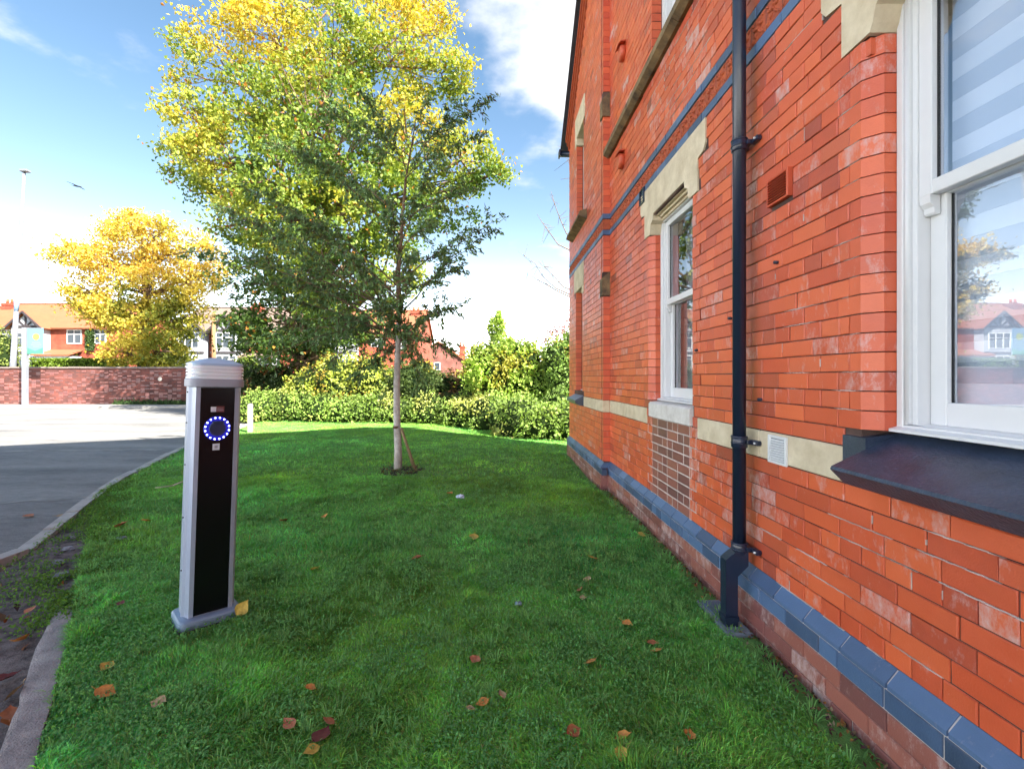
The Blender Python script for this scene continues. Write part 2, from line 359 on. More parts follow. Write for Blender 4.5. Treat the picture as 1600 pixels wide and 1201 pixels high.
def brick_tex(name, c1, c2, mortar, sx=1.0, axis='xz', bw=.23, bh=.078):
    m = bpy.data.materials.new(name); m.use_nodes = True
    n, l = m.node_tree.nodes, m.node_tree.links; b = n['Principled BSDF']; b.inputs['Roughness'].default_value = .85
    t = n.new('ShaderNodeTexCoord'); s = n.new('ShaderNodeSeparateXYZ'); c = n.new('ShaderNodeCombineXYZ'); l.new(t.outputs['Object'], s.inputs[0])
    l.new(s.outputs['X' if axis == 'xz' else 'Y'], c.inputs[0]); l.new(s.outputs['Z'], c.inputs[1])
    k = n.new('ShaderNodeTexBrick'); l.new(c.outputs[0], k.inputs['Vector']); k.inputs['Scale'].default_value = 1
    k.inputs['Brick Width'].default_value = bw; k.inputs['Row Height'].default_value = bh; k.inputs['Mortar Size'].default_value = .006
    k.inputs['Color1'].default_value = (*c1, 1); k.inputs['Color2'].default_value = (*c2, 1); k.inputs['Mortar'].default_value = (*mortar, 1)
    nz = n.new('ShaderNodeTexNoise'); nz.inputs['Scale'].default_value = 1.3; nz.inputs['Detail'].default_value = 6; l.new(t.outputs['Object'], nz.inputs['Vector'])
    mr = n.new('ShaderNodeMapRange'); l.new(nz.outputs['Fac'], mr.inputs['Value']); mr.inputs['From Min'].default_value = .3; mr.inputs['From Max'].default_value = .7; mr.inputs['To Min'].default_value = .55; mr.inputs['To Max'].default_value = 1.2
    x = n.new('ShaderNodeVectorMath'); x.operation = 'SCALE'; l.new(k.outputs['Color'], x.inputs[0]); l.new(mr.outputs[0], x.inputs['Scale']); l.new(x.outputs[0], b.inputs['Base Color'])
    bp = n.new('ShaderNodeBump'); bp.invert = True; bp.inputs['Strength'].default_value = .6; bp.inputs['Distance'].default_value = .01; l.new(k.outputs['Fac'], bp.inputs['Height']); l.new(bp.outputs[0], b.inputs['Normal'])
    return m
M['brick_yz'] = brick_tex('distant_red_brickwork', (.52, .09, .03), (.42, .07, .035), (.12, .07, .06), axis='yz')
M['brick_xz'] = brick_tex('distant_red_brickwork_facing', (.50, .10, .045), (.38, .07, .04), (.25, .16, .13))
#PART2
# ------------------------------------------------------------------ the red brick building
XW, XB, YC, YE = 1.478, 1.390, 6.10, 8.70       # main wall face, far bay face, corner of the bay, end of the bay
CH = .078                                        # one course
PL = .352                                        # plinth top
EAVE, SL = 5.86, .85
bld = empty('brick_building', (XW, 4, 0), 'tall Victorian red brick building with stone lintels and blue brick bands beside the lawn', 'building')

def prow(x, y0, y1, z0, z1, dep=.06, b=.003, j=.0012):
    """verts and faces of one brick whose face looks to -x"""
    r = lambda: rng.uniform(-j, j)
    vs = [(x + dep, y0, z0), (x + dep, y1, z0), (x + dep, y1, z1), (x + dep, y0, z1)]
    vs += [(x + b, y0, z0), (x + b, y1, z0), (x + b, y1, z1), (x + b, y0, z1)]
    vs += [(x + r(), y0 + b + r(), z0 + b + r()), (x + r(), y1 - b + r(), z0 + b + r()), (x + r(), y1 - b + r(), z1 - b + r()), (x + r(), y0 + b + r(), z1 - b + r())]
    fs = [(8, 11, 10, 9)]
    for i in range(4):
        k = (i + 1) % 4
        fs += [(4 + i, 8 + i, 8 + k, 4 + k)[::-1], (i, 4 + i, 4 + k, k)[::-1]]
    return vs, fs

class Tinted:
    def __init__(s): s.v, s.f, s.c = [], [], []
    def add(s, vs, fs, col):
        k = len(s.v); s.v += vs; s.f += [tuple(i + k for i in f) for f in fs]; s.c += [col] * len(vs)
    def build(s, name, m, parent):
        me = bpy.data.meshes.new(name); me.from_pydata(s.v, [], s.f)
        a = me.color_attributes.new('tint', 'FLOAT_COLOR', 'POINT')
        a.data.foreach_set('color', np.concatenate([np.array(s.c, np.float32), np.ones((len(s.c), 1), np.float32)], 1).ravel())
        me.materials.append(m); return link(name, me, parent)

def split_interval(lo, hi, holes):
    out = [(lo, hi)]
    for a, b in holes:
        nxt = []
        for x, y in out:
            if b <= x or a >= y: nxt.append((x, y)); continue
            if a > x: nxt.append((x, a))
            if b < y: nxt.append((b, y))
        out = nxt
    return [(x, y) for x, y in out if y - x > .015]

J = .0048                                         # joint
bricks = []                                       # (x, y0, y1, z0, z1, tone, soot, bloom)
def tone_at(y, z):
    t = rng.uniform(.42, 1.0); 
    if rng.random() < .045: t = rng.uniform(.05, .35)
    s = max(0, rng.normal(.03, .05))
    if rng.random() < .05: s += rng.uniform(.1, .3)
    if 2.44 < y < 2.72 and z > .3: s += .20 * rng.random() + .15
    if z > 2.3 and rng.random() < .4: t -= .12
    if 1.2 < y < 2.2 and z < .95 and rng.random() < .12: t = rng.uniform(.1, .4)
    b = max(0, rng.normal(.18, .2))
    if rng.random() < .08: b += .45
    if 3.2 < y < 4.4 and 3.4 < z < 4.2: b += .45 * rng.random()
    if 2.45 < y < 2.62 and (z < 1.0 and z > .5): b += .6
    if 2.9 < y < 3.5 and z < 1.15: b += .25
    return t, min(s, .7), min(b, 1.2)
def lay(x, ylo, yhi, z0, nrows, holes, start=0, rake=False):
    for k in range(nrows):
        za, zb = z0 + k * CH, z0 + (k + 1) * CH
        hi = yhi
        if rake and zb > EAVE - .25: hi = min(yhi, YE - (zb - EAVE + .25) / SL)
        hs = [(a, b) for (a, b, c, d) in holes if c < zb - .02 and d > za + .02]
        header = (k + start) % 4 == 0
        pitch = .115 if header else .23
        off = (.0575 if header else .115 * ((k + start) % 2)) + ((.031 * ((k * 7) % 3)) if not header else 0)
        for a, b in split_interval(ylo, hi, hs):
            n0 = math.floor((a - off) / pitch); y = off + n0 * pitch
            while y < b:
                c, d = max(a, y), min(b, y + pitch)
                if d - c < .04:                    # a sliver: skip, neighbour takes it
                    if bricks and abs(bricks[-1][2] + J - c) < 1e-6 and abs(bricks[-1][3] - za - J / 2) < 1e-6:
                        q = bricks[-1]; bricks[-1] = (q[0], q[1], d - J / 2, *q[3:])
                    y += pitch; 
                    if c + .001 < d and y < b and not (bricks and abs(bricks[-1][2] - (d - J / 2)) < 1e-6):
                        y2 = min(b, y + pitch); bricks.append((x + rng.normal(0, .0010), c + J / 2, y2 - J / 2, za + J / 2, zb - J / 2, *tone_at(c, za))); y += pitch
                    continue
                bricks.append((x + rng.normal(0, .0010), c + J / 2, d - J / 2, za + J / 2, zb - J / 2, *tone_at(c, za)))
                y += pitch

# windows: (near y, far y, sill z, head z)
W1, W2, W3 = (.70, 1.844, 1.21, 2.926), (3.555, 4.457, 1.21, 2.926), (3.50, 4.42, 4.371, 6.2)
W4, W5 = (7.42, 8.0, 1.21, 2.926), (7.30, 7.92, 3.981, 5.541)
c_ = .052
BAND0, BAND1 = .976, 1.132                         # stone band
BZ0, BZA, BZB, BZ1 = 3.238, 3.306, 3.444, 3.513    # blue, terracotta, blue
holes = []
def wholes(w):
    a, b, z0, z1 = w
    return [(a - .01, b + .01, z0, z1)]
holes += wholes(W1) + wholes(W2) + wholes(W3)
for w in (W1, W2):                                 # stone heads and jamb bricks
    a, b, z0, z1 = w
    holes += [(a - .275, b + .275, 3.004, 3.238), (a - .15, b + .15, 2.77, 3.004)]
    for k in range(20):
        L = .06 if k % 2 else .125
        holes += [(a - c_ - L, b + c_ + L, z0 + k * CH, z0 + (k + 1) * CH)]
holes += [(3.50, 4.44, 1.054, 1.21), (3.56, 4.40, PL, 1.054)]          # sill and infill panel
holes += [(.55, 1.985, 1.054, 1.21), (.55, 1.86, .99, 1.06)]                           # big slate sill
holes += [(-1, 3.42, BAND0, BAND1), (4.55, 6.1, BAND0, BAND1)]
holes += [(2.33, 2.51, 2.33, 2.46), (4.60, 4.74, 3.14, 3.29)]
lay(XW, .1, YC, PL, 37, holes, start=0)
up = wholes(W3) + [(3.38, 4.54, 4.371 + 11 * 0, 4.371)] + [(0, 6.1, 4.215, 4.371)]
lay(XW, .1, YC, BZ1, 51, up, start=2)
hb = wholes(W4) + [(W4[0] - .12, W4[1] + .12, 2.77, 3.238), (7.3, 8.15, 1.02, 1.21), (6.1, 7.3, BAND0, BAND1)]
lay(XB, YC, YE, PL, 37, hb, start=1)
hb2 = wholes(W5) + [(W5[0] - .1, W5[1] + .1, 5.3, 5.775), (7.05, 8.3, 3.86, 3.981)]
lay(XB, YC, YE, BZ1, 56, hb2, start=3, rake=True)

# backing: mortar wall with the window openings cut out
def backing(mb, x0, x1, ylo, yhi, zlo, zhi, wins):
    ys = sorted(set([ylo, yhi] + [v for w in wins for v in w[:2] if ylo < v < yhi]))
    zs = sorted(set([zlo, zhi] + [v for w in wins for v in w[2:] if zlo < v < zhi]))
    for i in range(len(ys) - 1):
        for k in range(len(zs) - 1):
            cy, cz = (ys[i] + ys[i + 1]) / 2, (zs[k] + zs[k + 1]) / 2
            if any(w[0] < cy < w[1] and w[2] < cz < w[3] for w in wins): continue
            mb.box(x0, x1, ys[i], ys[i + 1], zs[k], zs[k + 1])
mb = MB()
backing(mb, XW + .0065, 1.80, .1, YC, -.3, 7.6, [(W1[0] - .056, W1[1] + .056, .99, 2.77), (W1[0] - .02, W1[1] + .02, 2.77, 2.926), (W2[0] - .056, W2[1] + .056, 1.056, 2.77), (W2[0] - .02, W2[1] + .02, 2.77, 2.926), (W3[0], W3[1], 4.3, W3[3])])
backing(mb, XB + .0065, 1.80, YC - .082, YE - .02, -.3, 5.70, [W4, W5])
mb.prism([(YC - .082, 5.70), (YE - .02, 5.70), (YE - .08, EAVE - .05), (6.77, 7.45), (6.4, 7.6), (YC - .082, 7.6)], XB + .0065, 1.80, 0)
wall = mb.build('wall', M['mortar'], bld)

# bricks: the 300 that show largest are objects, the rest one mesh
def shown(b):
    x, y0, y1, z0, z1 = b[:5]
    if y0 < .9: return 0
    u0, u1 = FP * x / y1, FP * x / y0; v0, v1 = VY - (z1 - H) * FP / y0, VY - (z0 - H) * FP / y0
    cu, cv = VX + (u0 + u1) / 2, (v0 + v1) / 2
    if cu > 1600 or cv < 0 or cv > 1200: return 0
    return min(1600 - VX, u1) * 1.0 * (v1 - v0) - u0 * (v1 - v0)
order = sorted(range(len(bricks)), key=lambda i: -shown(bricks[i]))
single = set(order[:300])
protos = []
for k in range(5):
    for ln in (.2245, .1095):
        vs, fs = prow(0, -ln / 2, ln / 2, -(CH - J) / 2, (CH - J) / 2, j=.0018)
        me = bpy.data.meshes.new('brick'); me.from_pydata(vs, [], fs); me.materials.append(M['brick_o']); protos.append((ln, me))
rest = Tinted()
for i, b in enumerate(bricks):
    x, y0, y1, z0, z1, t, s, bl = b
    if i in single:
        L = y1 - y0; cand = [p for p in protos if (p[0] > .16) == (L > .16)]; ln, me = cand[i % len(cand)]
        o = bpy.data.objects.new('brick', me); C.objects.link(o); o.parent = wall
        o.location = (x, (y0 + y1) / 2, (z0 + z1) / 2); o.scale = (1, L / ln, 1); o.color = (t, s, bl, 1)
        if i % 2: o.rotation_euler = (R(180), 0, 0)
    else:
        vs, fs = prow(x, y0, y1, z0, z1); rest.add(vs, fs, (t, s, bl))
tag(rest.build('brickwork', M['brick_a'], wall), kind='stuff')

# white lime in some joints: thin uneven runs along the courses, a few short perpends
mb = MB()
def lime_run(z, ya, yb, th):
    n = max(4, int((yb - ya) / .02)); ys_ = np.linspace(ya, yb, n)
    w = th * (.35 + .65 * vnoise(ys_, ys_ * 0 + z * 31, .05, 3)) * np.clip(np.minimum(ys_ - ya, yb - ys_) / .05, .15, 1)
    keep = vnoise(ys_, ys_ * 0 + z * 17, .11, 5) > .30
    for i in range(n - 1):
        if keep[i] and keep[i + 1]:
            o_ = .0010 * math.sin(ys_[i] * 90)
            mb.prism([(ys_[i], z - w[i] / 2 + o_), (ys_[i + 1], z - w[i + 1] / 2 + o_), (ys_[i + 1], z + w[i + 1] / 2 + o_), (ys_[i], z + w[i] / 2 + o_)], XW - .0005, XW + .010, 0)
for k in range(0, 36):
    z = PL + k * CH
    if BAND0 - .01 < z < BAND1 + .01: continue
    for _ in range(3):
        low = z < .95
        if rng.random() < (.6 if low else .28):
            y0_ = rng.uniform(.9, 2.0) if low else rng.uniform(2.0, 3.4); lime_run(z, y0_, min(y0_ + rng.uniform(.2, .9), 2.4 if not low else 3.3), rng.uniform(.003, .006))
    if 1.21 < z < 2.77 and rng.random() < .8: lime_run(z, 1.905, 1.905 + rng.uniform(.05, .16), .005)
for k in range(12):
    z = BZ1 + k * CH
    for _ in range(3):
        if rng.random() < .8 and z < 4.2: y0_ = rng.uniform(3.1, 4.1); lime_run(z, y0_, y0_ + rng.uniform(.1, .5), .0065)
for i in order[:900]:
    x, y0, y1, z0, z1 = bricks[i][:5]
    if rng.random() < (.55 if (3.2 < y0 < 4.4 and 3.5 < z0 < 4.2) else .05): mb.box(XW - .0003, XW + .010, y0 - J, y0 - J + rng.uniform(.002, .0055), z0 + rng.uniform(0, .03), z1 - rng.uniform(0, .03))
tag(mb.build('lime_bloom', M['mortar_white'], wall), kind='stuff')

# jamb bricks with a chamfered corner beside the two ground floor windows
def jamb_brick(yj, sgn, L, z0, z1, x=XW):
    """sgn +1: far jamb (wall lies towards +y)"""
    p = [(x, yj + sgn * (c_ + L)), (x, yj + sgn * c_), (x + c_, yj), (1.582, yj), (1.582, yj + sgn * (c_ + L - .004))]
    m_ = MB().prism(p, z0, z1, 2)
    return m_
cnt = 0
for w in (W1, W2):
    for yj, sg in ((w[1], 1), (w[0], -1)):
        for k in range(20):
            L = (.06 if k % 2 else .125) - J / 2
            m_ = jamb_brick(yj, sg, L, w[2] + k * CH + J / 2, w[2] + (k + 1) * CH - J / 2, XW + rng.normal(0, .0008))
            o = m_.build('jamb_brick', M['brick_o'], None); o.parent = wall
            t, s, bl = tone_at(yj, 2); o.color = (max(.5, t), s * .6, bl + .1, 1)
for w, xf, fx in ((W3, XW, 1.57), (W4, XB, 1.49), (W5, XB, 1.49)):   # plain brick reveals
    z = w[2]
    while z < w[3] - .01:
        for yj, s_ in ((w[1], 1), (w[0], -1)):
            ys_ = sorted((yj - s_ * .004, yj + s_ * .02))
            o = MB().bbox(xf + .001, fx, ys_[0], ys_[1], z + J / 2, min(z + CH, w[3]) - J / 2, .002).build('reveal_brick', M['brick_o'], None); o.parent = wall; o.color = (rng.uniform(.4, 1), .03, .1, 1)
        z += CH
# bricks of the return where the far bay steps forward, and plain bright quoins
m_q = Tinted()
for z0, n in ((PL, 37), (BZ1, 51)):
    for k in range(n):
        za = z0 + k * CH + J / 2; zb = za + CH - J
        if 2.46 < za < 2.76 or 4.74 < za < 5.0: continue
        x0, x1 = XB + .004, XW + .012
        v = [(x0, YC - .09, za), (x1, YC - .09, za), (x1, YC - .09, zb), (x0, YC - .09, zb), (x0, YC - .03, za), (x1, YC - .03, za), (x1, YC - .03, zb), (x0, YC - .03, zb)]
        m_q.add(v, [(0, 1, 2, 3), (0, 4, 5, 1), (3, 2, 6, 7), (0, 3, 7, 4), (1, 5, 6, 2)], (rng.uniform(.6, 1.1) if k % 2 else rng.uniform(.35, .7), .05, .1))
tag(m_q.build('return_brickwork', M['brick_a'], wall), kind='stuff')
for z in (2.47, 4.75):
    MB().prism([(XB - .012, z), (XB - .012, z + .22), (XW - .01, z + .30), (XW + .01, z + .30), (XW + .01, z)], YC - .11, YC + .03, 1).build('offset_stone', M['stone_dark'], bld)

# plinth
ppl = Tinted(); pblue = []
pm = MB(); pm.box(XW - .033, XW + .01, .1, YC - .045, -.3, .30); pm.box(XB - .033, XB + .01, YC - .125, YE + .03, -.3, .30)
pm.prism([(XW - .033, .30), (XW + .004, .347), (XW + .01, .347), (XW + .01, .30)], .1, YC - .045, 1)
pm.prism([(XB - .033, .30), (XB + .004, .347), (XB + .01, .347), (XB + .01, .30)], YC - .125, YE + .03, 1)
plinth = pm.build('plinth', M['mortar_white'], bld)
for x, ya, yb in ((XW, .1, YC - .13), (XB, YC - .13, YE + .035)):
    y = ya; k = 0
    while y < yb - .03:                              # splayed blue copings
        L = min(.232, yb - y); j = rng.uniform(-.001, .001)
        p = [(x + .004, PL), (x - .036 + j, PL - .048), (x - .041 + j, PL - .055), (x - .041 + j, PL - CH + .007), (x + .004, PL - CH + .007)]
        o = MB().prism(p, y + .004, y + L - .004, 1).build('splayed_brick', M['blue_o'], None); o.parent = plinth; o.color = (rng.uniform(.3, 1), .0, rng.uniform(0, .3), 1)
        y += L
    y = ya - .1; k = 0
    while y < yb - .03:                              # blue course below
        L = .232 if rng.random() < .6 else .116; y2 = min(y + L, yb)
        vs, fs = prow(x - .041 + rng.normal(0, .001), y + .004, y2 - .004, PL - 2 * CH + .004, PL - CH - .001)
        me = bpy.data.meshes.new('blue_brick'); me.from_pydata(vs, [], fs); me.materials.append(M['blue_o'])
        o = bpy.data.objects.new('blue_brick', me); C.objects.link(o); o.parent = plinth; o.color = (rng.uniform(0, .9), 0, rng.uniform(0, .5), 1)
        y = y2
    for r in range(7):                               # purple courses down into the soil
        z1 = PL - (2 + r) * CH; y = ya - .115 * (r % 2) - .03 * r
        while y < yb - .03:
            L = .116 if r == 2 else .232; y2 = min(y + L, yb)
            if y2 > ya:
                vs, fs = prow(x - .041 + rng.normal(0, .0015), max(y, ya) + J / 2, y2 - J / 2, z1 - CH + J / 2, z1 - J / 2)
                me = bpy.data.meshes.new('plinth_brick'); me.from_pydata(vs, [], fs); me.materials.append(M['purple_o'])
                if y2 < 5 and r < 4:
                    o = bpy.data.objects.new('plinth_brick', me); C.objects.link(o); o.parent = plinth; o.color = (rng.uniform(.2, 1), rng.uniform(0, .25), rng.uniform(.1, .8), 1)
                else: ppl.add(vs, fs, (rng.uniform(.2, 1), .1, rng.uniform(.1, .8)))
            y = y2
tag(ppl.build('lower_brickwork', M['purple_a'], plinth), kind='stuff')
# front of the plinth where the bay steps out
mb = MB()
mb.box(XB - .038, XW - .03, YC - .140, YC - .124, -.3, .274)
mb.build('plinth_return', M['purple_o'], plinth).color = (.4, .1, .3, 1)
MB().prism([(XB - .041, .279), (XB - .041, .297), (XB + .0, .35), (XW + .0, .35), (XW + .0, .279)], YC - .155, YC - .129, 1).build('return_coping', M['blue_o'], plinth).color = (.6, 0, 0, 1)

# stone band with stopped ends
def stone_box(name, x0, x1, y0, y1, z0, z1, m=M['stone'], b=.006): return MB().bbox(x0, x1, y0, y1, z0, z1, b).build(name, m, bld)
for y0, y1 in ((2.02 - .037, 2.62), (2.62, 3.42), (4.55, 5.3), (5.3, YC - .09)):
    stone_box('stone_band', XW - .003, XW + .05, y0 + .002, y1 - .002, BAND0 + .003, BAND1 - .003)
stone_box('stone_band', XB - .003, XB + .084, YC - .0965, 7.30, BAND0 + .003, BAND1 - .003)

# upper decorative band
def band(x, ya, yb):
    for z0, z1 in ((BZ0, BZA), (BZB, BZ1)):
        y = ya
        while y < yb - .03:
            L = min(.232, yb - y)
            vs, fs = prow(x - .004 + rng.normal(0, .001), y + .003, y + L - .003, z0 + .003, z1 - .003)
            me = bpy.data.meshes.new('blue_brick'); me.from_pydata(vs, [], fs); me.materials.append(M['blue_o'])
            o = bpy.data.objects.new('band_brick', me); C.objects.link(o); o.parent = wall; o.color = (rng.uniform(.2, .9), 0, rng.uniform(0, .4), 1); y += L
    y = ya
    while y < yb - .03:                              # moulded terracotta tiles with a flower boss and leaves
        L = min(.145, yb - y); m_ = MB(); zc_, yc = (BZA + BZB) / 2, y + L / 2
        m_.bbox(x + .003, x + .05, y + .002, y + L - .002, BZA + .003, BZB - .003, .005)
        def dome(cy, cz, ry, rz, h, ang=0):
            n = 10; vs = []
            for (q, hh) in ((1, 0), (.7, .75), (.25, 1)):
                for k in range(n):
                    t = 2 * math.pi * k / n; a_, b_ = ry * q * math.cos(t), rz * q * math.sin(t)
                    vs.append((x + .004 - h * hh, cy + a_ * math.cos(ang) - b_ * math.sin(ang), cz + a_ * math.sin(ang) + b_ * math.cos(ang)))
            fs = [(r_ * n + k, r_ * n + (k + 1) % n, (r_ + 1) * n + (k + 1) % n, (r_ + 1) * n + k) for r_ in range(2) for k in range(n)] + [tuple(range(2 * n, 3 * n))]
            m_.add(vs, fs, True)
        dome(yc, zc_, .014, .014, .020)
        for k in range(5): dome(yc + .034 * math.cos(k * 1.257 + .3), zc_ + .032 * math.sin(k * 1.257 + .3), .018, .010, .013, k * 1.257 + .3)
        for sy in (-1, 1):
            for sz in (-1, 1): dome(yc + sy * .052, zc_ + sz * .046, .016, .009, .010, sy * sz * .8)
        o = m_.build('terracotta_tile', M['terra'], None); o.parent = wall; y += L
band(XW, .1, YC - .09); band(XB, YC - .09, YE - .01)
MB().prism([(XB - .006, BZ0 + .003), (XW, BZ0 + .003), (XW, BZA - .003), (XB - .006, BZA - .003)], YC - .104, YC - .0905, 1).build('band_return', M['blue_o'], wall).color = (.5, 0, 0, 1)
MB().prism([(XB - .006, BZB + .003), (XW, BZB + .003), (XW, BZ1 - .003), (XB - .006, BZ1 - .003)], YC - .104, YC - .0905, 1).build('band_return', M['blue_o'], wall).color = (.5, 0, 0, 1)
MB().box(XB, XW, YC - .097, YC - .0905, BZA + .003, BZB - .003).build('band_return', M['terra'], wall)

# string course under the first floor windows
y = .1
while y < YC - .1:
    L = min(.9, YC - .09 - y)
    MB().prism([(XW - .085, 4.25), (XW - .085, 4.31), (XW - .06, 4.33), (XW + .02, 4.372), (XW + .02, 4.216), (XW - .03, 4.216)], y + .003, y + L - .003, 1).build('string_course', M['stone_dark'], bld); y += L

# stone heads: shouldered lintels
def lintel(w, x=XW, wide=.275, name='lintel'):
    a, b, z0, z1 = w
    x0, x1 = x - .006, 1.60
    up_ = [(a - wide, 3.236), (a - wide, 3.06), (a - wide + .03, 3.02), (a - .15, 3.004), (a - .15, 2.772), (a + .0, 2.772), (a + .015, 2.80), (a + .03, 2.86), (a + .085, 2.885), (a + .095, 2.94)]
    lo = [(b - .095, 2.94), (b - .085, 2.885), (b - .03, 2.86), (b - .015, 2.80), (b, 2.772), (b + .15, 2.772), (b + .15, 3.004), (b + wide - .03, 3.02), (b + wide, 3.06), (b + wide, 3.236)]
    m_ = MB(); m_.prism(up_ + [((a + b) / 2 - .001, 2.94), ((a + b) / 2 - .001, 3.236)], x0, x1, 0); m_.prism([((a + b) / 2 + .001, 2.94)] + lo + [((a + b) / 2 + .001, 3.236)], x0, x1, 0)
    o = m_.build(name, M['stone'], bld)
    # hollow moulding below the soffit, stepping back to the frame
    for k in range(3):
        mm = MB().box(x + .028 + k * .026, 1.60, a + .1, b - .1, 2.94 - .021 * (k + 1), 2.94 - .021 * k - .001); q = mm.build('soffit_moulding', M['stone'], None); q.parent = o
    return o
lintel(W1); lintel(W2)
a, b, z0, z1 = W4
stone_box('lintel', XB - .01, XB + .16, a - .12, b + .12, 2.86, 3.236)
stone_box('lintel', XB - .01, XB + .16, a - .12, a + .0, 2.74, 2.858)
a, b, z0, z1 = W5
stone_box('lintel', XB - .01, XB + .16, a - .1, b + .1, 5.42, 5.775)
stone_box('lintel', XB - .01, XB + .16, b - .06, b + .1, 5.30, 5.418)
# brick stop below the corbel of the near window
MB().prism([(1.488, 1.925), (1.545, 1.868), (1.49, 1.86)], 2.70, 2.765, 2).build('chamfer_stop', M['brick_o'], wall).color = (.7, 0, .1, 1)

# sills
MB().prism([(1.60, 1.208), (XW - .005, 1.196), (XW - .022, 1.18), (XW - .022, 1.062), (1.60, 1.057)], 3.505, 4.435, 1).build('white_sill', M['stone_pale'], bld)
sl = MB()
sl.prism([(1.60, 1.200), (1.335, 1.072), (1.329, 1.060), (1.384, 1.004), (1.60, .995)], .52, 1.862, 1)
sl.prism([(1.60, 1.200), (XW - .008, 1.18), (XW - .008, 1.005), (1.60, 1.0)], 1.8625, 1.984, 1)
sl.build('slate_sill', M['slate'], bld)
MB().prism([(1.50, 1.20), (XB - .13, 1.07), (XB - .13, 1.03), (XB - .05, .985), (1.50, .985)], 7.32, 8.13, 1).build('slate_sill', M['slate'], bld)
MB().prism([(1.50, 3.981), (XB - .10, 3.93), (XB - .12, 3.86), (XB + .01, 3.80), (1.50, 3.80)], 7.06, 8.32, 1).build('stone_sill', M['stone_dark'], bld)

# brick infill panel under the far ground floor window: purplish bricks in white mortar
mb = MB(); mb.box(XW + .0019, XW + .0115, 3.56, 4.40, PL + .002, 1.054)
for k in range(9):                                    # toothed white joints where the panel meets the old wall
    L = .115 if k % 2 else .03
    z0_ = PL + k * CH
    for sgn, y0_ in ((-1, 3.56), (1, 4.40)):
        e = y0_ + sgn * L
        mb.box(XW - .0006, XW + .01, min(y0_, e), max(y0_, e), z0_ - .003, z0_ + .003)
        mb.box(XW - .0007, XW + .01, e - .003, e + .003, z0_ - .0028, z0_ + CH + .0028)
panel = mb.build('infill_panel', M['mortar_white'], bld)
for k in range(9):
    z0_ = PL + k * CH; y = 3.56 - .115 * (k % 2)
    while y < 4.40 - .03:
        L = .23 if rng.random() < .55 else .115
        y1_ = min(y + L, 4.40); y0_ = max(y, 3.56)
        if 4.40 - y1_ < .05: y1_ = 4.40
        if y1_ - y0_ > .02:
            vs, fs = prow(XW + .0004 + rng.normal(0, .0003), y0_ + .006, y1_ - .006, z0_ + .005, z0_ + CH - .005, dep=.01, b=.0012, j=.0004)
            me = bpy.data.meshes.new('infill_brick'); me.from_pydata(vs, [], fs); me.materials.append(M['purple_o'])
            o = bpy.data.objects.new('infill_brick', me); C.objects.link(o); o.parent = panel; o.color = (rng.uniform(.1, 1), rng.uniform(0, .15), 0, 1)
        y = y1_

